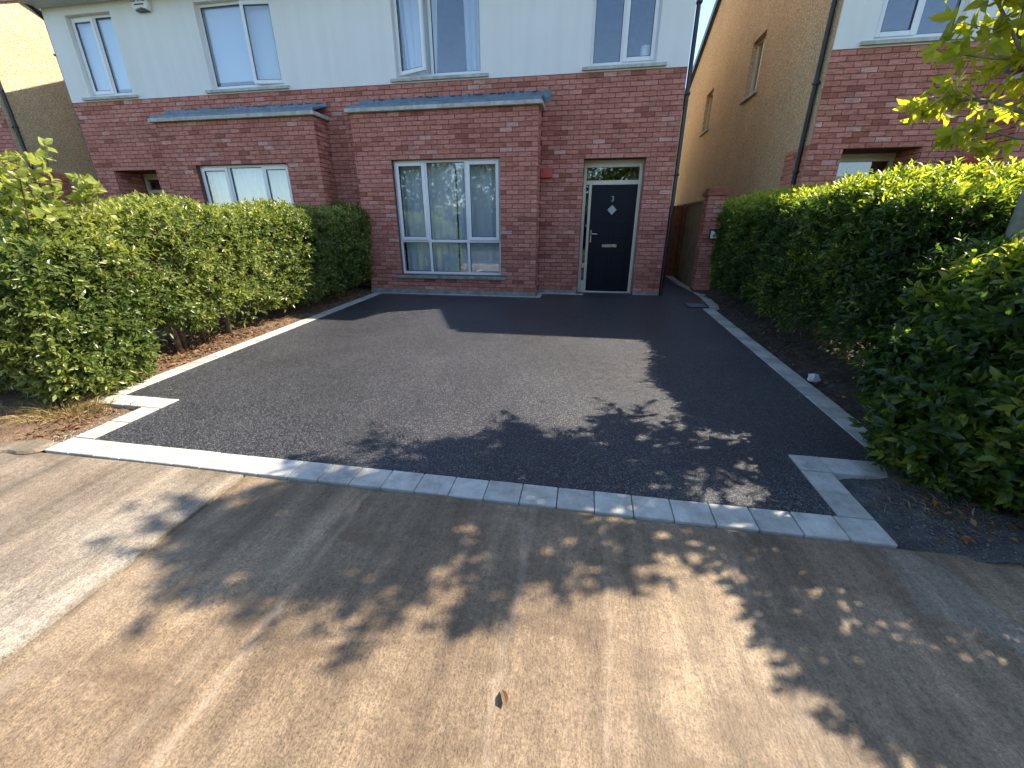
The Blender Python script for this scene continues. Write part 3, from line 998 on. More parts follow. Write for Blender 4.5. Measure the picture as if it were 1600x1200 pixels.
    for i in range(nseg):
        for j in range(4):
            f.append((5 * i + j, 5 * (i + 1) + j, 5 * (i + 1) + j + 1, 5 * i + j + 1))
    f.append((0, 1, 2, 3)); f.append((5 * nseg, 5 * nseg + 1, 5 * nseg + 2, 5 * nseg + 3))
    ld.add(v, f)
    lead = ld.build("lead_roof", "lead", h)
    # flashing turned onto the wall at the outer end
    ex = X(0.075)
    t0, t1 = S(0.045, 0.165)
    MB().box(t0, t1, yf - .016, yf - .010, 3.29, 3.462).build("flashing", "lead", lead)
    mt = MB()
    for i in range(34):
        x = random.uniform(l0 + .1, l1 - .1)
        w = random.uniform(.02, .09)
        z = 3.452 + random.uniform(-.006, .008)
        mt.box(x, x + w, yf - .0165 - random.uniform(0, .002), yf - .0125, z - random.uniform(.006, .016), z + random.uniform(.004, .012))
    mt.build("mortar_fillet", "black_plastic", lead)
    # windows
    def cells(lst):
        out = []
        for x0, x1, z0, z1, k in lst:
            q0_, q1_ = S(x0, x1)
            if isinstance(k, tuple):
                sd, an = k
                if m < 0: sd, an = ('l' if sd == 'r' else 'r'), -an
                k = (sd, an)
            out.append((q0_, q1_, z0, z1, k))
        return out
    cl = [(-2.703, -2.09, 1.0, 2.40, 'sash'), (-2.09, -1.318, 1.0, 2.40, 'fixed'), (-1.318, -0.667, 1.0, 2.40, 'sash'),
          (-2.703, -2.09, 0.372, 1.0, 'fixed'), (-2.09, -1.318, 0.372, 1.0, 'fixed'), (-1.318, -0.667, 0.372, 1.0, 'fixed')]
    window(h, bayw[0], bayw[1], 0.372, 2.40, yb + .085, cells(cl), (bays[0], bays[1], 0.30, 0.362, yb - .05, "precast_dark"))
    o1, o2 = opts.get("big", ('l', -20)), opts.get("small", 'sash')
    window(h, up1[0], up1[1], 3.775, 5.10, yf + .075, cells([(-2.645, -1.985, 3.775, 5.10, o1), (-1.985, -1.06, 3.775, 5.10, 'fixed')]),
           (s1[0], s1[1], 3.70, 3.757, yf - .062, "precast"))
    window(h, up2[0], up2[1], 3.775, 5.10, yf + .075, cells([(0.80, 1.31, 3.775, 5.10, 'fixed'), (1.31, 1.862, 3.775, 5.10, o2)]),
           (s2[0], s2[1], 3.70, 3.757, yf - .062, "precast"))
    # front door set back in its porch
    yd = yf + opts.get('porch', 0.20)
    df = MB()
    d0, d1 = S(0.79, 1.877)
    fr0, fr1 = S(0.80, 1.855)
    ring(df, fr0, fr1, -0.02, 2.335, 0.055, yd, yd + .08)
    t0, t1 = S(0.856, 1.799)
    df.box(t0, t1, yd + .001, yd + .079, 1.99, 2.065, .004)
    mu0, mu1 = S(0.912, 0.962)
    df.box(mu0, mu1, yd + .0015, yd + .0785, 0.035, 1.99, .004)
    sb0, sb1 = S(0.856, 0.911)
    df.box(sb0, sb1, yd + .002, yd + .078, .036, .245)
    df.box(d0, d1, yd + .02, yd + .10, 2.336, 2.42)
    ex0, ex1 = S(1.856, 1.880)
    df.box(ex0, ex1, yd + .03, yd + .09, -.1, 2.34)
    dfo = df.build("door_frame", "upvc_cream", h)
    g0, g1 = S(0.856, 1.799)
    MB().box(g0, g1, yd + .03, yd + .037, 2.067, 2.278).build("transom_pane", "glass", dfo)
    g0, g1 = S(0.858, 0.911)
    MB().box(g0, g1, yd + .03, yd + .037, .247, 1.988).build("side_pane", "glass", dfo)
    th0, th1 = S(0.80, 1.877)
    MB().box(th0, th1, yd - .05, yd - .001, -0.02, 0.028, .004).build("threshold", "precast", dfo)
    lf = MB()
    f0, f1 = S(0.966, 1.797)
    lf.box(f0, f1, yd + .012, yd + .058, .04, 1.987, .004)
    zs = [.16, .62, .70, .94, 1.10, 1.36]
    leafd = lf.build("front_door", door_mat, h)
    leafd["label"] = opts.get("door_label", "front door")
    # raised panel mouldings on the leaf
    pm = MB()
    for z0, z1 in ((.17, .80), (1.05, 1.34)):
        for xa, xb in ((1.06, 1.35), (1.41, 1.70)):
            q0_, q1_ = S(xa, xb)
            ring(pm, q0_, q1_, z0, z1, .02, yd + .006, yd + .013, ch=.003)
    pm.build("moulding", door_mat, leafd)
    b0, b1 = S(1.225, 1.51)
    MB().box(b0, b1, yd - .008, yd + .013, .885, .945, .005).build("letter_plate", "chrome", leafd)
    hd = MB()
    q0_, q1_ = S(0.985, 1.015)
    hd.box(q0_, q1_, yd + .0, yd + .013, .97, 1.20, .004)
    hd.tube([(X(1.0), yd + .01, 1.13), (X(1.0), yd - .045, 1.13), (X(1.015), yd - .05, 1.13), (X(1.12), yd - .05, 1.125)], .011, 8)
    hd.build("handle", "chrome", leafd)
    dm = MB()
    cx, cz = X(1.365), 1.56
    for r0, r1, y0, y1 in ((.088, .125, yd + .0, yd + .013),):
        o4 = [(0, r1), (r1, 0), (0, -r1), (-r1, 0)]; i4 = [(0, r0), (r0, 0), (0, -r0), (-r0, 0)]
        v = [(cx + a_, y0, cz + b_) for a_, b_ in o4] + [(cx + a_, y0, cz + b_) for a_, b_ in i4] + [(cx + a_, y1, cz + b_) for a_, b_ in o4] + [(cx + a_, y1, cz + b_) for a_, b_ in i4]
        f = []
        for k in range(4):
            k2 = (k + 1) % 4
            f += [(k, k2, 4 + k2, 4 + k), (k, k2, 8 + k2, 8 + k), (4 + k, 4 + k2, 12 + k2, 12 + k)]
        dm.add(v, f)
    dm.build("diamond_frame", door_mat, leafd)
    r = .09
    MB().quad((cx, yd + .007, cz + r), (cx + r, yd + .007, cz), (cx, yd + .007, cz - r), (cx - r, yd + .007, cz)).build("diamond_pane", "frosted", leafd)
    if opts.get("number"):
        me = text_mesh(opts["number"], 0.135, 0.004)
        link("door_number", me, "chrome", leafd, loc=(X(1.36), yd + .008, 1.745))
    # red cover box on the wall beside the bay
    r0, r1 = S(0.004, 0.232)
    MB().box(r0 + .01, r1, yf - .075, yf - .008, 2.10, 2.255, .006).build("cover_box", "red_cover", h)
    # rain pipe on the gable
    px_ = X(XR + .055)
    yp = yf + opts.get("pipe_y", 0.06)
    dp = MB()
    dp.tube([(px_, yf - oh - .08, 5.37), (px_, yf - .12, 5.22), (px_, yp, 5.08), (px_, yp, G(0) - .02)], .035, 10)
    for z in (.9, 2.1, 3.3, 4.5):
        dp.box(px_ - .045, px_ + .045, yp - .05, yp + .03, z, z + .035, .004)
    dp.build("downpipe", "black_plastic", h)
    return h, X, yf, S

h1, X1, yf1, S1 = house("red brick house with navy front door numbered 3, facing the asphalt driveway", 1, 0.0, 0.0, "door_blue",
                        {"number": "3", "door_label": "navy blue composite front door", "party": False, "big": ('l', -20), "small": 'sash'})
h2, X2, yf2, S2 = house("left half of the brick pair, mostly hidden below by the sunlit hedge, pale blinds upstairs", -1, -7.5467, 0.0, "door_maroon",
                        {"party": False, "big": ('l', -6), "small": 'sash', "visible": lambda p: p[2] > 1.6, "porch": 0.6, "door_label": "dark maroon front door"})
GH3 = [(2.98 + .2, 3.95, 3.97, 5.03), (6.95, 7.72, 3.98, 5.0)]
h3, X3, yf3, S3 = house("neighbouring brick house on the right with tall ochre roughcast gable", -1, 6.665, -0.34, "door_blue",
                        {"return": True, "big": 'sash', "small": 'sash', "visible": lambda p: p[2] > 1.8 and p[0] < 7.2, "gable_holes": GH3, "pipe_y": 0.16, "porch": 0.55, "door_label": "dark front door under a cream fanlight"})
h4, X4, yf4, S4 = house("neighbouring house at the far left with roughcast gable half in sun", 1, -14.215, 0.0, "door_maroon",
                        {"big": 'sash', "small": 'sash', "bricks": 0, "return": True, "pipe_y": 0.10, "door_label": "dark front door"})

# small gable windows of the right-hand house
for (ya, yb2, za, zb) in GH3:
    gx = 4.3 - .004
    fr = MB()
    for y0, y1, z0, z1 in ((ya, ya + .05, za, zb), (yb2 - .05, yb2, za, zb), (ya + .05, yb2 - .05, zb - .05, zb), (ya + .05, yb2 - .05, za, za + .06), ((ya + yb2) / 2 - .03, (ya + yb2) / 2 + .03, za + .06, zb - .05)):
        fr.box(gx + .10, gx + .16, y0, y1, z0, z1)
    w = fr.build("gable_window", "upvc_cream", h3)
    for y0, y1 in ((ya + .05, (ya + yb2) / 2 - .03), ((ya + yb2) / 2 + .03, yb2 - .05)):
        MB().box(gx + .125, gx + .132, y0, y1, za + .06, zb - .05).build("pane", "glass", w)
    MB().box(gx - .05, gx + .10, ya - .10, yb2 + .10, za - .06, za - .003, .004).build("sill", "precast", w)
# rear rain pipe and gutter end of the right-hand house, seen in the gap
MB().tube([(4.22, 11.75, 5.35), (4.22, 11.6, 5.15), (4.22, 11.6, -.05)], .04, 8).tube([(4.15, 12.0, 5.30), (6.0, 12.0, 5.30)], .06, 8).build("downpipe", "black_plastic", h3)
# dark verge board on that gable
vb = MB()
ry = (yf3 + 11.66) / 2
for s in (-1, 1):
    y_e = yf3 - .34 if s < 0 else 12.0
    z_e = 5.50 - .34 * .45
    r_z = 5.50 + (ry - yf3) * .45
    a = (4.18, y_e, z_e - .06); b = (4.18, ry, r_z - .06)
    vb.add([a, b, (b[0], b[1], b[2] + .22), (a[0], a[1], a[2] + .22), (4.215, a[1], a[2]), (4.215, b[1], b[2]), (4.215, b[1], b[2] + .22), (4.215, a[1], a[2] + .22)],
           [(0, 1, 2, 3), (4, 5, 6, 7), (0, 1, 5, 4), (2, 3, 7, 6)])
vb.build("verge_board", "black_plastic", h3)
# wrought iron basket bracket
ib = MB()
bx, by = 6.17, yf3 - .02
ib.tube([(bx, by, 1.72), (bx, by, 2.24)], .011, 6)
ib.tube([(bx, by, 2.17), (bx + .04, by - .16, 2.19), (bx + .06, by - .30, 2.16), (bx + .06, by - .34, 2.11), (bx + .055, by - .31, 2.08)], .008, 6)
sp = [(bx + .02 + .006 * k, by - .07 - .045 * math.cos(k * .6), 2.09 + .045 * math.sin(k * .6)) for k in range(12)]
ib.tube(sp, .006, 6)
ib.tube([(bx, by, 1.80), (bx + .03, by - .1, 1.93), (bx + .05, by - .22, 2.12)], .008, 6)
for dx in (.05, .07):
    ib.box(bx + dx - .02, bx + dx + .02, by - .27, by - .23, 2.05, 2.09, .008)
ib.build("basket_bracket", "iron", h3)
# slanting dark pipe on the far-left gable
MB().tube([(-11.80, 1.35, 6.06), (-11.80, 1.95, 5.83)], .045, 8).build("overflow_pipe", "black_plastic", h4)
# alarm bell box under the eaves of the left house
al = MB()
ax0, ax1, ay = -7.74, -7.37, yf2 - .013
prof = [(ax0 + .02, 5.36), (ax1 - .0, 5.36), (ax1 - .005, 5.06), (ax1 - .04, 5.025), (ax1 - .10, 5.05), (ax0 + .20, 5.065), (ax0 + .10, 5.045), (ax0 + .05, 5.03), (ax0 + .01, 5.08)]
n = len(prof)
v = [(x, ay - .001, z) for x, z in prof] + [(x, ay - .065, z) for x, z in prof] + [(ax0 + (x - ax0) * .92 + .015, ay - .085, 5.2 + (z - 5.2) * .92) for x, z in prof]
f = [tuple(2 * n + i for i in range(n))] + [(i, (i + 1) % n, n + (i + 1) % n, n + i) for i in range(n)] + [(n + i, n + (i + 1) % n, 2 * n + (i + 1) % n, 2 * n + i) for i in range(n)]
al.add(v, f)
alarm = al.build("alarm_box", "white_plastic", h2)
alarm["label"] = "cream alarm bell box lettered GARD"
link("lettering", text_mesh("GARD", 0.125, .001), "print_black", alarm, loc=(-7.555, ay - .087, 5.195))
sm = MB()
for k in range(10):
    sm.box(-7.66 + k * .021, -7.66 + k * .021 + .015, ay - .0885, ay - .0865, 5.105, 5.125)
sm.build("small_print", "print_black", alarm)
MB().box(ax0 + .07, ax1 - .05, ay - .07, ay - .012, 5.02, 5.045).build("strobe_lens", "black_plastic", alarm)

# ------------------------------------------------------------------ curtains, blinds, things on sills
def curtain(name, x0, x1, z0, z1, y, waves, amp, mat, label, cat="curtain", gather=0.0, flat=False):
    nx, nz = (2 if flat else int(waves * 14)), 10
    v, f = [], []
    for j in range(nz + 1):
        t = j / nz
        for i in range(nx + 1):
            s = i / nx
            x = x0 + (x1 - x0) * s
            x += gather * (1 - t) * (0.5 - s) * (x1 - x0)
            yy = y if flat else y + amp * math.sin(s * waves * 2 * math.pi + .4 * math.sin(3 * t)) + .4 * amp * math.sin(s * waves * 4.7 + 1)
            v.append((x, yy, z0 + (z1 - z0) * t))
    w = nx + 1
    f = [(j * w + i, j * w + i + 1, (j + 1) * w + i + 1, (j + 1) * w + i) for j in range(nz) for i in range(nx)]
    if flat:
        mb_ = MB().box(x0, x1, y, y + .003, z0, z1).box(x0, x1, y - .004, y + .008, z0 - .02, z0 - .001)
        o = mb_.build(name, mat)
    else:
        o = MB().add(v, f).build(name, mat, smooth=True)
    return tag(o, label, cat)
curtain("curtain", -2.66, -1.575, 0.40, 2.37, 0.25, 8, .011, "curtain_sheer", "left sheer curtain behind the ground floor bay window beside the driveway")
curtain("curtain", -1.545, -0.71, 0.40, 2.37, 0.25, 6, .011, "curtain_sheer", "right sheer curtain behind the ground floor bay window beside the driveway")
curtain("curtain", -2.60, -1.86, 3.79, 5.2, 0.66, 5, .018, "curtain_white", "white curtain behind the open upstairs casement", gather=0.25)
curtain("curtain", -1.42, -1.08, 3.79, 5.2, 0.66, 3, .018, "curtain_white", "white curtain gathered at the right side of the open-window pair", gather=0.2)
curtain("curtain", -6.85, -4.87, 0.40, 2.37, 0.24, 14, .010, "curtain_sheer", "net curtain in the left house's ground floor window above the hedge")
curtain("roller_blind", -6.46, -5.60, 3.93, 5.08, 0.60, 1, 0, "blind_white", "pale roller blind in the wide fixed pane of the left house", "blind", flat=True)
curtain("roller_blind", -5.55, -4.99, 3.80, 5.08, 0.60, 1, 0, "blind_white", "pale roller blind behind the slightly open sash of the left house", "blind", flat=True)
curtain("roller_blind", -9.38, -8.90, 3.93, 5.08, 0.60, 1, 0, "blind_white", "pale roller blind in the leftmost upstairs sash", "blind", flat=True)
curtain("roller_blind", -8.84, -8.37, 3.93, 5.08, 0.60, 1, 0, "blind_white", "pale roller blind in the fixed pane next to the leftmost sash", "blind", flat=True)
# white jar on the small window's inner sill
jar = MB()
jx, jy = 1.70, 0.68
prof = [(0.0, 3.80), (.075, 3.80), (.082, 3.82), (.082, 4.0), (.078, 4.01), (.078, 4.018), (.084, 4.02), (.084, 4.05), (.07, 4.062), (0.0, 4.064)]
nn_ = 20
v = [(jx + r_ * math.cos(2 * math.pi * k / nn_), jy + r_ * math.sin(2 * math.pi * k / nn_), z_) for r_, z_ in prof for k in range(nn_)]
f = [(i * nn_ + k, i * nn_ + (k + 1) % nn_, (i + 1) * nn_ + (k + 1) % nn_, (i + 1) * nn_ + k) for i in range(len(prof) - 1) for k in range(nn_)]
jar.add(v, f)
tag(jar.build("white_jar", "white_plastic", smooth=True), "small white lidded jar on the sill inside the upstairs window over the door", "jar")
MB_in = MB().box(0.80, 1.862, yf1 + .15, yf1 + .34, 3.775, 3.80).build("window_board", "upvc", h1)

# ------------------------------------------------------------------ side passage: pillar, wall, gate, cover
pil = empty("brick_pillar", (3.27, 1.05, 0.02), "square brick pillar at the mouth of the side passage", "pillar")
MB().box(3.125, 3.415, .905, 1.195, -.1, 1.80).build("core", "mortar", pil)
st = []
brick_face(st, '-y', .905, 3.119, 3.421, 0, 23, phase=3.119)
brick_face(st, '-x', 3.125, .917, 1.195, 0, 23, phase=.905)
build_bricks(st, pil, 200)
MB().box(3.09, 3.45, .87, 1.23, 1.801, 1.87, .006).box(3.115, 3.425, .895, 1.205, 1.8705, 1.94, .012).build("cap", "brick", pil)
set_tone(pil.children[-1].data, [0.45] * len(pil.children[-1].data.polygons))
wl2 = tag(MB().box(3.24, 3.42, 1.20, 12.0, -.1, 1.72).box(3.21, 3.45, 1.205, 12.0, 1.721, 1.775, .006).build("boundary_wall", "plaster_wall"),
          "plain rendered boundary wall running back from the brick pillar", "wall")
gate = empty("wooden_gate", (2.8, 3.2, 0.05), "brown timber gate closing the side passage", "gate")
n = 7
for k in range(n):
    x0 = 2.42 + k * (0.80 / n)
    MB().box(x0 + .003, x0 + .80 / n - .003, 3.2, 3.222, .06, 1.72, .003).build("board", "gate_wood", gate)
MB().box(2.40, 3.235, 3.224, 3.27, .30, .40).box(2.40, 3.235, 3.224, 3.27, 1.35, 1.45).build("rail", "gate_wood", gate)
MB().box(3.15, 3.23, 3.10, 3.195, .04, 1.74).build("post", "gate_wood", gate)
lt = empty("wall_box", (3.34, .90, 1.1), "small pale plaque box fixed to the brick pillar by the hedge", "wall box")
MB().box(3.235, 3.40, .84, .895, 1.04, 1.22, .008).build("housing", "black_plastic", lt)
MB().box(3.25, 3.385, .833, .8395, 1.055, 1.19).build("face", "white_plastic", lt)
cov = empty("drain_cover", (2.88, -.45, G(-.45)), "small dark drain cover set in the asphalt at the passage bend", "drain cover")
MB().box(2.70, 3.04, -.62, -.27, G(-.45) - .05, G(-.45) + .012, .004).build("frame", "iron", cov)
cv = MB()
for k in range(7):
    cv.box(2.725, 3.015, -.60 + k * .046, -.60 + k * .046 + .03, G(-.45) + .0125, G(-.45) + .018)
cv.build("tread", "lead", cov)

# ------------------------------------------------------------------ hedges, tree, litter
def leaf_objects(arrs, parent, mat, count, prefer=None, template=LEAF8, width=0.42):
    """take the leaves that show largest and make each an object; returns the rest"""
    pos, ax, nr, ln, wd, tn = arrs
    ux, uy, dz = project(pos)
    view = norm(CAM - pos)
    nn = norm(nr)
    face = np.abs((nn * view).sum(1))
    sc = np.where((ux > 5) & (ux < 1595) & (uy > 5) & (uy < 1195) & (dz > .2), ln / np.maximum(dz, .2) * (0.4 + face), 0)
    if prefer is not None: sc = sc * prefer
    idx = np.argsort(-sc)[:count]
    idx = idx[sc[idx] > 0]
    T, F = template
    meshes = []
    for t in np.linspace(.05, .95, 8):
        me = MB().add(T * np.array([1, width, 1]), F).mesh("leaf")
        set_tone(me, [t] * len(F))
        me.materials.append(M[mat])
        meshes.append(me)
    axn = norm(ax)
    for i in idx:
        a = axn[i]
        s = np.cross(nr[i], a); s /= max(1e-9, np.linalg.norm(s))
        n_ = np.cross(a, s)
        L = ln[i]
        o = link("leaf", meshes[int(np.clip(tn[i], 0, .999) * 8)], None, parent)
        o.matrix_basis = Matrix(((a[0] * L, s[0] * L, n_[0] * L, pos[i][0]), (a[1] * L, s[1] * L, n_[1] * L, pos[i][1]), (a[2] * L, s[2] * L, n_[2] * L, pos[i][2]), (0, 0, 0, 1)))
    keep = np.ones(len(pos), bool)
    keep[idx] = False
    return [q[keep] for q in arrs]

def finish_leaves(arrs, parent, mat, template, name="foliage"):
    pos, ax, nr, ln, wd, tn = arrs
    tn = np.where((tn > .97) & (tn < .999), .97 - .3 * rng.uniform(size=len(tn)), np.where(tn > 1.0001, .97 - .3 * rng.uniform(size=len(tn)), tn))
    me = leaf_mesh(name, pos, ax, nr, ln, wd, np.clip(tn, 0, 1), template)
    o = link(name, me, mat, parent)
    o["kind"] = "stuff"
    return o

def cat(lst):
    return [np.concatenate(a) for a in zip(*lst)]

def hedge_leaves(boxes, amp, llen, lw, per, slen, ph, tone_fn, depth=0.07, up=0.45):
    out = []
    for c, h, r, n, faces in boxes:
        p, nr = box_points(c, h, r, n, faces, amp, ph)
        dp = rng.exponential(depth, n) - 0.03
        long_ = rng.uniform(size=n) < 0.035
        dp[long_] -= 0.05
        hole = (np.sin(p[:, 1] * 8.3 + ph * 3) * np.sin(p[:, 2] * 9.1 + 1.3 * ph) + .6 * np.sin(p[:, 1] * 19 + p[:, 2] * 17) + .5 * np.sin(p[:, 0] * 13 + p[:, 2] * 7)) > 1.05
        dp = np.where(hole, dp + rng.uniform(.06, .22, n), dp)
        p = p - nr * dp[:, None]
        p[:, 2] += G(p[:, 1])
        d = nr * 0.85 + np.array([0, 0, up]) + rng.normal(0, .45, (n, 3))
        patch = np.sin(p[:, 1] * 3.1 + ph) * np.sin(p[:, 2] * 4.3 + p[:, 0] * 2) * .10 + rng.normal(0, .10, n)
        a6 = shoots(p, d, per, slen, llen, lw, tone0=tone_fn(p, nr, dp) + patch)
        out.append(a6)
    return cat(out)

def stems(parent, spots, hgt, rad, mat, name="stem", lean=.12, nb=5):
    for x, y in spots:
        mb_ = MB()
        z0 = G(y) - .04
        dx, dy = random.uniform(-lean, lean), random.uniform(-lean, lean)
        pts = [(x, y, z0), (x + dx * .3 + .01, y + dy * .3, z0 + hgt * .33), (x + dx * .7 - .015, y + dy * .7 + .02, z0 + hgt * .66), (x + dx, y + dy, z0 + hgt)]
        mb_.tube(pts, [rad * 1.25, rad, rad * .8, rad * .5], 7)
        for k in range(nb):
            t = random.uniform(.18, .8)
            b = Vector(pts[0]).lerp(Vector(pts[3]), t)
            a = random.uniform(0, 6.283)
            e = b + Vector((math.cos(a) * .28, math.sin(a) * .35, random.uniform(.12, .4)))
            mb_.tube([b, b.lerp(e, .5) + Vector((0, 0, .03)), e], [rad * .45, rad * .3, rad * .15], 5)
        mb_.build(name, mat, parent, smooth=True)

# left hedge
hl = empty("hedge", (-3.95, -2.6, G(-2.6)), "long clipped green hedge on the left of the driveway, sunlit with a shaded far end", "hedge")
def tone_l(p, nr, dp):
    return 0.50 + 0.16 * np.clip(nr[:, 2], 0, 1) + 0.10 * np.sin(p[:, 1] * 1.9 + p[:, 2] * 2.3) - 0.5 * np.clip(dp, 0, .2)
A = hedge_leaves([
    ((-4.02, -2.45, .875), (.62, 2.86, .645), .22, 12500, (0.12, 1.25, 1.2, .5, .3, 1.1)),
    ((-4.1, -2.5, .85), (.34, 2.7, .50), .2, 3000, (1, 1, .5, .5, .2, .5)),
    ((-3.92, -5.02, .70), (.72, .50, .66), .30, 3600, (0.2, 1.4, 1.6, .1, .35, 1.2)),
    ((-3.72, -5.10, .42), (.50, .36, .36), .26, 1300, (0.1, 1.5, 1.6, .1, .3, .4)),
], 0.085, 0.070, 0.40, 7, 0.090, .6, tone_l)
# thin the foliage low down where the stems show
low = (A[0][:, 2] - G(A[0][:, 1]) < .40 + .16 * np.sin(A[0][:, 1] * 5.2)) & (A[0][:, 1] > -4.75) & (A[0][:, 1] < -2.6)
cut = low & (rng.uniform(size=len(low)) < .93)
A = [q[~cut] for q in A]
A[5][rng.uniform(size=len(A[5])) < .0016] = 1.0
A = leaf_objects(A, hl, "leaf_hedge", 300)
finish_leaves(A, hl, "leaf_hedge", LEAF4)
MB().box(-4.38, -3.74, -5.1, .05, .42, 1.22, .15).build("dark_core", "twig", hl)  # solid dark box added inside so gaps between leaves read dark
stems(hl, [(-3.70, -3.35), (-3.82, -3.62), (-3.64, -4.12), (-3.74, -4.36), (-3.95, -2.4), (-4.0, -1.4), (-3.9, -.5), (-3.95, -5.1), (-4.05, -3.0), (-3.78, -3.95)], 1.15, .028, "bark", nb=8)

# yellow-green young shrub rising out of the left hedge's near end
ys_ = empty("young_shrub", (-3.75, -5.05, G(-5.05)), "pale yellow-green shrub with round leaves rising above the left hedge's near end", "shrub")
mbst = MB()
P_, D_ = [], []
for k in range(13):
    x0, y0 = -3.72 + random.uniform(-.3, .3), -5.0 + random.uniform(-.25, .3)
    tx, ty, tz = x0 + random.uniform(-.28, .28), y0 + random.uniform(-.15, .2), random.uniform(1.62, 2.04)
    pts = [Vector((x0, y0, .6)), Vector((x0 + (tx - x0) * .3, y0 + (ty - y0) * .3, 1.2)), Vector((tx, ty, tz))]
    mbst.tube(pts, [.010, .007, .003], 5)
    for t in np.linspace(.1, 1, 8):
        b = pts[1].lerp(pts[2], t)
        P_.append(b); D_.append(Vector((random.gauss(0, .6), random.gauss(0, .6), .8)))
        if random.random() < .5:
            e = b + Vector((random.uniform(-.14, .14), random.uniform(-.14, .14), random.uniform(0, .09)))
            mbst.tube([b, e], [.004, .002], 4); P_.append(e); D_.append(e - b)
mbst.build("stem", "twig", ys_)
Y_ = shoots(np.array(P_), np.array(D_), 4, .05, .082, .72, spread=1.15, tone0=.5)
Y_ = leaf_objects(Y_, ys_, "leaf_young", 290, width=.72)
finish_leaves(Y_, ys_, "leaf_young", LEAF8)

# right hedge (far run) and the nearer bush at its end
hr = empty("hedge", (3.75, -2.2, G(-2.2)), "tall dark hedge on the right of the driveway with a sunlit yellow-green top", "hedge")
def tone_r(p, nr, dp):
    return 0.40 + 0.50 * np.clip((p[:, 2] - 1.36) / .25, 0, 1) + 0.07 * np.sin(p[:, 1] * 2.3 + p[:, 2] * 2.9) - 0.5 * np.clip(dp, 0, .2)  # top leaves yellower: young growth, plus sunlight painted into the tone
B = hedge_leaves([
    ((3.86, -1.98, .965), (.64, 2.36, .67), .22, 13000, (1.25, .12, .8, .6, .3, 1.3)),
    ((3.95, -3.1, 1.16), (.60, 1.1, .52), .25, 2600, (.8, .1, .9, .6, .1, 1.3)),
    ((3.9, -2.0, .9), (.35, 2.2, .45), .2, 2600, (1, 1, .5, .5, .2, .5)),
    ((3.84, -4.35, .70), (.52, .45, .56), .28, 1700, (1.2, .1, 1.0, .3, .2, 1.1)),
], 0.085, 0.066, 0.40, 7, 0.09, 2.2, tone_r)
low = (B[0][:, 2] - G(B[0][:, 1]) < np.where(B[0][:, 1] < -2.4, .5, .34))
cut = low & (rng.uniform(size=len(low)) < .72)
B = [q[~cut] for q in B]
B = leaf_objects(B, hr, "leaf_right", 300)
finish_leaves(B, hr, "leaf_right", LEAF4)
MB().box(3.55, 4.3, -4.15, .05, .55, 1.28, .15).build("dark_core", "twig", hr)  # dark box added behind the leaves to block the view through
stems(hr, [(3.72, -3.2), (3.85, -3.75), (3.62, -4.1), (3.8, -2.4), (3.85, -1.4), (3.8, -.5), (3.9, -4.5), (3.7, -2.85)], 1.25, .03, "bark", nb=8)

nb_ = empty("laurel_bush", (3.45, -5.45, G(-5.45)), "broad-leaved green bush spilling over the right front corner of the driveway", "bush")
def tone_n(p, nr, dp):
    return 0.42 + 0.42 * np.clip((p[:, 2] - .90) / .35, 0, 1) + 0.08 * np.sin(p[:, 1] * 4.3 + p[:, 2] * 3.9) - 0.5 * np.clip(dp, 0, .2)  # upper leaves yellower too, sunlight painted in with the young growth
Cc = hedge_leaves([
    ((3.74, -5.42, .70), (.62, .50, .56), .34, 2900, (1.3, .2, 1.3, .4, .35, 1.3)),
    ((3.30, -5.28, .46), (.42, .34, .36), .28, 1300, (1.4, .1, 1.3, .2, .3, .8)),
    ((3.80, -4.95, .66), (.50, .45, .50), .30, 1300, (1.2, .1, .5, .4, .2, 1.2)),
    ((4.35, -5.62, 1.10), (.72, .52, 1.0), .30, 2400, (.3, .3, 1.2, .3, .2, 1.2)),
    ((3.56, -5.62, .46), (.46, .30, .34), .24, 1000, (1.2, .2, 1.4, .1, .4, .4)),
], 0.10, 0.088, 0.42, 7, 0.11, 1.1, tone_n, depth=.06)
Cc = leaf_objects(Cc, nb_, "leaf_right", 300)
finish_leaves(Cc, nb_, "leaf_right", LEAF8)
stems(nb_, [(3.4, -5.35), (3.55, -5.6), (3.7, -5.2), (4.2, -5.5)], .9, .022, "bark", nb=7)

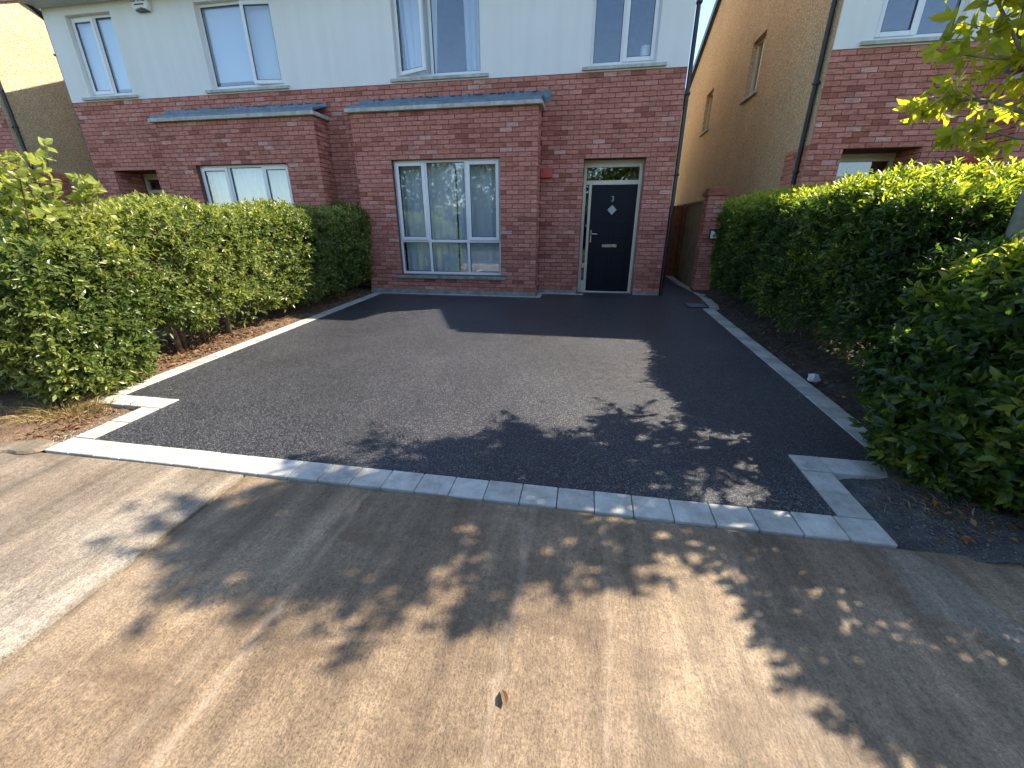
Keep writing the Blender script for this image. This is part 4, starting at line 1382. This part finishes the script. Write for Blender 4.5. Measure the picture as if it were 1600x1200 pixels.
# young street tree behind the right hedge
tr = empty("garden_tree", (3.82, -4.42, G(-4.42)), "slender young tree with yellow-green leaves behind the right hedge", "tree")
TX, TY = 3.82, -4.42
tk = MB()
trunk_pts = [(TX, TY, -.2), (TX + .005, TY, .8), (TX - .01, TY + .01, 1.5), (TX + .02, TY - .02, 2.2), (TX - .02, TY + .01, 3.0), (TX - .03, TY + .02, 3.9), (TX - .04, TY + .03, 4.65)]
tk.tube(trunk_pts, [.064, .056, .050, .044, .036, .024, .010], 12)
trunk = tk.build("trunk", "bark_grey", tr, smooth=True)
bp, bd = [], []
lb = MB()
for k in range(44):
    t = (k + .5) / 44
    z = 1.75 + 2.9 * t
    a = k * 2.4 + random.uniform(-.4, .4)
    reach = np.interp(t, [0, .15, .45, .75, 1], [.62, .84, .88, .54, .28]) * random.uniform(.75, 1.08)
    b0 = Vector((TX - .04 * t, TY + .03 * t, z))
    e = b0 + Vector((math.cos(a) * reach, math.sin(a) * reach * .95, reach * random.uniform(.35, .75)))
    mid = b0.lerp(e, .5) + Vector((random.uniform(-.06, .06), random.uniform(-.06, .06), .05))
    r0 = .019 * (1 - .55 * t)
    lb.tube([b0, mid, e], [r0, r0 * .6, r0 * .22], 6)
    for j in range(15 if t > .2 else 8):
        s = random.uniform(.2, 1.0)
        q = (b0.lerp(mid, s * 2) if s < .5 else mid.lerp(e, s * 2 - 1))
        w = Vector((random.gauss(0, .14), random.gauss(0, .14), random.gauss(.04, .10)))
        w += (e - b0).normalized() * .1
        lb.tube([q, q + w * .5 + Vector((0, 0, .012)), q + w], [.005, .0035, .002], 4)
        for f_ in (.3, .62, .95):
            bp.append(q + w * f_); bd.append(w.normalized() + Vector((random.gauss(0, .3), random.gauss(0, .3), -.15)))
# the limb that shows against the right-hand house
for pts, r in (([(3.80, -4.42, 1.72), (3.60, -4.46, 1.86), (3.42, -4.5, 2.2), (3.16, -4.5, 2.5), (3.0, -4.52, 2.9)], .016),
               ([(3.80, -4.42, 1.78), (3.52, -4.5, 1.80), (3.30, -4.5, 1.86), (3.18, -4.5, 1.85)], .009),
               ([(3.42, -4.5, 2.2), (3.18, -4.52, 2.22), (2.95, -4.5, 2.27)], .008),
               ([(3.78, -4.42, 2.0), (3.64, -4.6, 2.25), (3.5, -4.66, 2.6), (3.35, -4.7, 2.9)], .011)):
    lb.tube(pts, [r * (1 - .7 * i / (len(pts) - 1)) for i in range(len(pts))], 6)
    for a_, b_ in zip(pts[1:-1], pts[2:]):
        for s in np.linspace(0.05, 1, 7):
            q = Vector(a_).lerp(Vector(b_), s) + Vector((random.gauss(0, .035), random.gauss(0, .04), random.gauss(0, .035)))
            bp.append(q); bd.append(Vector((random.gauss(-.3, .6), random.gauss(0, .6), random.gauss(-.1, .4))))
lb.build("branch", "bark_grey", tr, smooth=True)
Tt = shoots(np.array([tuple(q) for q in bp]), np.array([tuple(q) for q in bd]), 6, .10, .108, .48, spread=1.05, tone0=.5)
Tt = leaf_objects(Tt, tr, "leaf_tree", 300, width=.46)
crown = finish_leaves(Tt, tr, "leaf_tree", LEAF8, "crown")

# trees and hedge across the road, which the panes mirror
def far_tree(x, y, hgt, rad, label):
    t = empty("street_tree", (x, y, gz(-9.6)), label, "tree", "trees across the road")
    MB().tube([(x, y, gz(-9.6)), (x + .05, y, hgt * .4), (x, y, hgt * .7)], [.16, .12, .06], 8).build("trunk", "bark_grey", t, smooth=True)
    n = 2600
    d = norm(rng.normal(size=(n, 3)))
    rr = rad * rng.uniform(.35, 1.0, n) ** .6
    p = np.array([x, y, hgt * .66]) + d * rr[:, None] * np.array([1, 1, 1.15])
    p = p + d * lump(p, .5)[:, None]
    a_ = shoots(p, d + rng.normal(0, .6, (n, 3)), 5, .25, .24, .5, tone0=.4)
    finish_leaves(a_, t, "leaf_far", LEAF4, "crown")
for i, (x, y, hgt, rad) in enumerate([(-5.2, -21, 5.2, 2.5), (-1.0, -20.0, 5.8, 2.7), (3.6, -22, 5.2, 2.2), (-11, -22, 6.0, 2.6), (8.5, -21, 5.5, 2.3)]):
    far_tree(x, y, hgt, rad, ("street tree across the road mirrored left of centre in the bay window panes", "tallest street tree across the road mirrored in the middle bay window pane", "street tree across the road mirrored above the front door fanlight", "street tree across the road opposite the left house", "street tree across the road opposite the right house")[i])
fh = empty("roadside_hedge", (0, -24.5, gz(-9.6)), "rough tall hedge across the road, mirrored low in the panes", "hedge")
p_, n_r = box_points((0, -24.5, 1.0), (26, .8, 1.3), .3, 9000, (.1, .1, .2, 1.5, .1, 1), .3, .4)
finish_leaves(shoots(p_, n_r + rng.normal(0, .5, p_.shape), 5, .22, .22, .5, tone0=.5), fh, "leaf_far", LEAF4)
MB().box(-25.7, 25.7, -25.1, -23.95, -.4, 2.1, .1).build("dark_core", "twig", fh)  # solid dark box filling the middle of the far hedge

# litter on the soil, dry grass, odd bits
def litter(name, regions, mat, llen, label):
    P, S_, = [], []
    for x0, x1, y0, y1, n, zf in regions:
        x, y = rng.uniform(x0, x1, n), rng.uniform(y0, y1, n)
        P.append(np.stack([x, y, SL * y + zf(x) + rng.uniform(0, .02, n)], 1))
    p = np.concatenate(P)
    n = len(p)
    a = rng.normal(size=(n, 3)); a[:, 2] *= .25
    nr = rng.normal(0, .45, (n, 3)) + np.array([0, 0, 1])
    ln = llen * rng.uniform(.5, 1.4, n)
    me = leaf_mesh(name, p, a, nr, ln, ln * rng.uniform(.2, .5, n), rng.uniform(0, 1, n) ** 1.2, LEAF4)
    o = link(name, me, mat)
    return tag(o, label, "leaf litter", kind="stuff")
lz = lambda x: np.clip((-3.36 - x) * 0.12, -0.03, 0.06) - .008
rz_ = lambda x: np.clip((x - 3.16) * 0.2, -0.03, 0.10) - .012
litter("leaf_litter", [(-4.4, -3.33, -5.2, -.2, 2600, lz), (-4.0, -2.9, -5.95, -5.4, 700, lambda x: np.full_like(x, -.02)), (-3.8, -3.4, -4.6, -3.0, 900, lz)], "leaf_dead", .045, "dry brown leaves under the left hedge")
litter("leaf_litter", [(3.15, 4.3, -5.0, -1.0, 900, rz_), (2.85, 3.9, -6.0, -5.5, 260, lambda x: np.clip((x - 2.62) * 0.13, -0.01, 0.08) - .02)], "leaf_dead", .045, "brown leaf litter on the bare soil under the right hedge")

def tuft(cx, cy, n, rad, hgt, label):
    p = np.stack([cx + rng.normal(0, rad, n), cy + rng.normal(0, rad * .55, n), np.zeros(n)], 1)
    p[:, 2] = SL * p[:, 1] - .03
    out = norm(np.stack([p[:, 0] - cx, (p[:, 1] - cy) * 1.5, np.zeros(n)], 1))
    d = out * rng.uniform(.2, 1.1, n)[:, None] + np.array([0, 0, 1]) + rng.normal(0, .3, (n, 3))
    d = norm(d)
    L = hgt * rng.uniform(.4, 1.2, n)
    side = norm(np.cross(d, rng.normal(size=(n, 3))))
    w = rng.uniform(.0015, .0035, n)
    p1 = p + d * (L * .55)[:, None]
    p2 = p1 + norm(d + out * .7 + np.array([0, 0, -.5])) * (L * .5)[:, None]
    V = np.stack([p - side * w[:, None], p + side * w[:, None], p1 + side * (w * .8)[:, None], p1 - side * (w * .8)[:, None], p2], 1).reshape(-1, 3)
    F = []
    for i in range(n):
        o = 5 * i
        F += [(o, o + 1, o + 2, o + 3), (o + 3, o + 2, o + 4)]
    me = bpy.data.meshes.new("grass_tuft")
    me.from_pydata(V.tolist(), [], F)
    set_tone(me, np.repeat(rng.uniform(0, 1, n), 2))
    return tag(link("grass_tuft", me, "grass_dry"), label, "grass", kind="stuff")
tuft(-3.32, -5.52, 950, .17, .17, "straw-coloured dry grass tuft at the foot of the left hedge's near end")
tuft(-3.62, -5.72, 420, .16, .15, "second dry grass tuft at the far left edge, beyond the first")
tuft(3.05, -5.72, 420, .16, .12, "dry twiggy grass under the bush at the right corner")

def stone(name, c, r, mat, label, cat_):
    v, f = [], []
    n, m_ = 9, 6
    for j in range(m_ + 1):
        th = math.pi * j / m_
        for i in range(n):
            a = 2 * math.pi * i / n
            k = 1 + .16 * math.sin(3 * a + 2 * th) + .1 * math.sin(5 * th + a)
            v.append((c[0] + r[0] * k * math.sin(th) * math.cos(a), c[1] + r[1] * k * math.sin(th) * math.sin(a), c[2] + r[2] * k * math.cos(th)))
    for j in range(m_):
        for i in range(n):
            f.append((j * n + i, j * n + (i + 1) % n, (j + 1) * n + (i + 1) % n, (j + 1) * n + i))
    return tag(MB().add(v, f).build(name, mat), label, cat_)
stone("pale_stone", (3.175, -3.80, G(-3.8) + .02), (.05, .06, .04), "stone_pale", "pale stone lying against the right-hand edging blocks", "stone")
def single_leaf(x, y, ang, L, label, z=.004):
    T, F = LEAF8
    me = MB().add(T * np.array([L, L * .4, L * .9]) + np.array([0, 0, .01]), F).mesh("fallen_leaf")
    set_tone(me, [.2] * len(F))
    o = link("fallen_leaf", me, "leaf_dead", loc=(x, y, G(y) + z))
    o.rotation_euler = (.2, 0, ang)
    return tag(o, label, "leaf")
single_leaf(.762, -7.065, 2.0, .055, "curled dead leaf lying alone on the brown concrete")
single_leaf(2.72, -6.02, 1.0, .06, "orange-brown dead leaf on the grit by the right corner block", .012)

def pebbles(name, regions, mat, size, label):
    T = np.array([[1, 0, 0], [-1, 0, 0], [0, 1, 0], [0, -1, 0], [0, 0, .7], [0, 0, -.7]], float)
    F = [(0, 2, 4), (2, 1, 4), (1, 3, 4), (3, 0, 4), (2, 0, 5), (1, 2, 5), (3, 1, 5), (0, 3, 5)]
    V, FF = [], []
    for x0, x1, y0, y1, n, zf in regions:
        for _ in range(n):
            x, y = random.uniform(x0, x1), random.uniform(y0, y1)
            r = size * random.choice((.5, .7, .8, 1, 1.6))
            a = random.uniform(0, 6.28)
            c, s_ = math.cos(a) * r, math.sin(a) * r
            o = len(V)
            z = G(y) + zf(x) + r * .2
            for p in T * np.array([random.uniform(.7, 1.3), random.uniform(.7, 1.2), random.uniform(.7, 1.1)]):
                V.append((x + c * p[0] - s_ * p[1], y + s_ * p[0] + c * p[1], z + r * p[2]))
            FF += [tuple(o + i for i in f) for f in F]
    me = bpy.data.meshes.new(name)
    me.from_pydata(V, [], FF)
    return tag(link(name, me, mat), label, "gravel", kind="stuff")
gz2 = lambda x: min(max((x - 2.62) * 0.13, -0.01), 0.08) - .028
pebbles("gravel", [(2.54, 4.0, -6.09, -5.5, 2600, gz2), (3.12, 3.6, -5.2, -1.0, 900, lambda x: min(max((x - 3.16) * .2, -.03), .1) - .015)], "stone_grit", .0045, "loose grey grit beside the right corner of the driveway")
pebbles("chippings", [(-3.4, -2.72, -5.86, -5.38, 500, lambda x: -.03), (-4.0, -2.75, -6.05, -5.8, 500, lambda x: -.03)], "stone_tan", .0045, "loose pale chippings in the left notch of the edging")
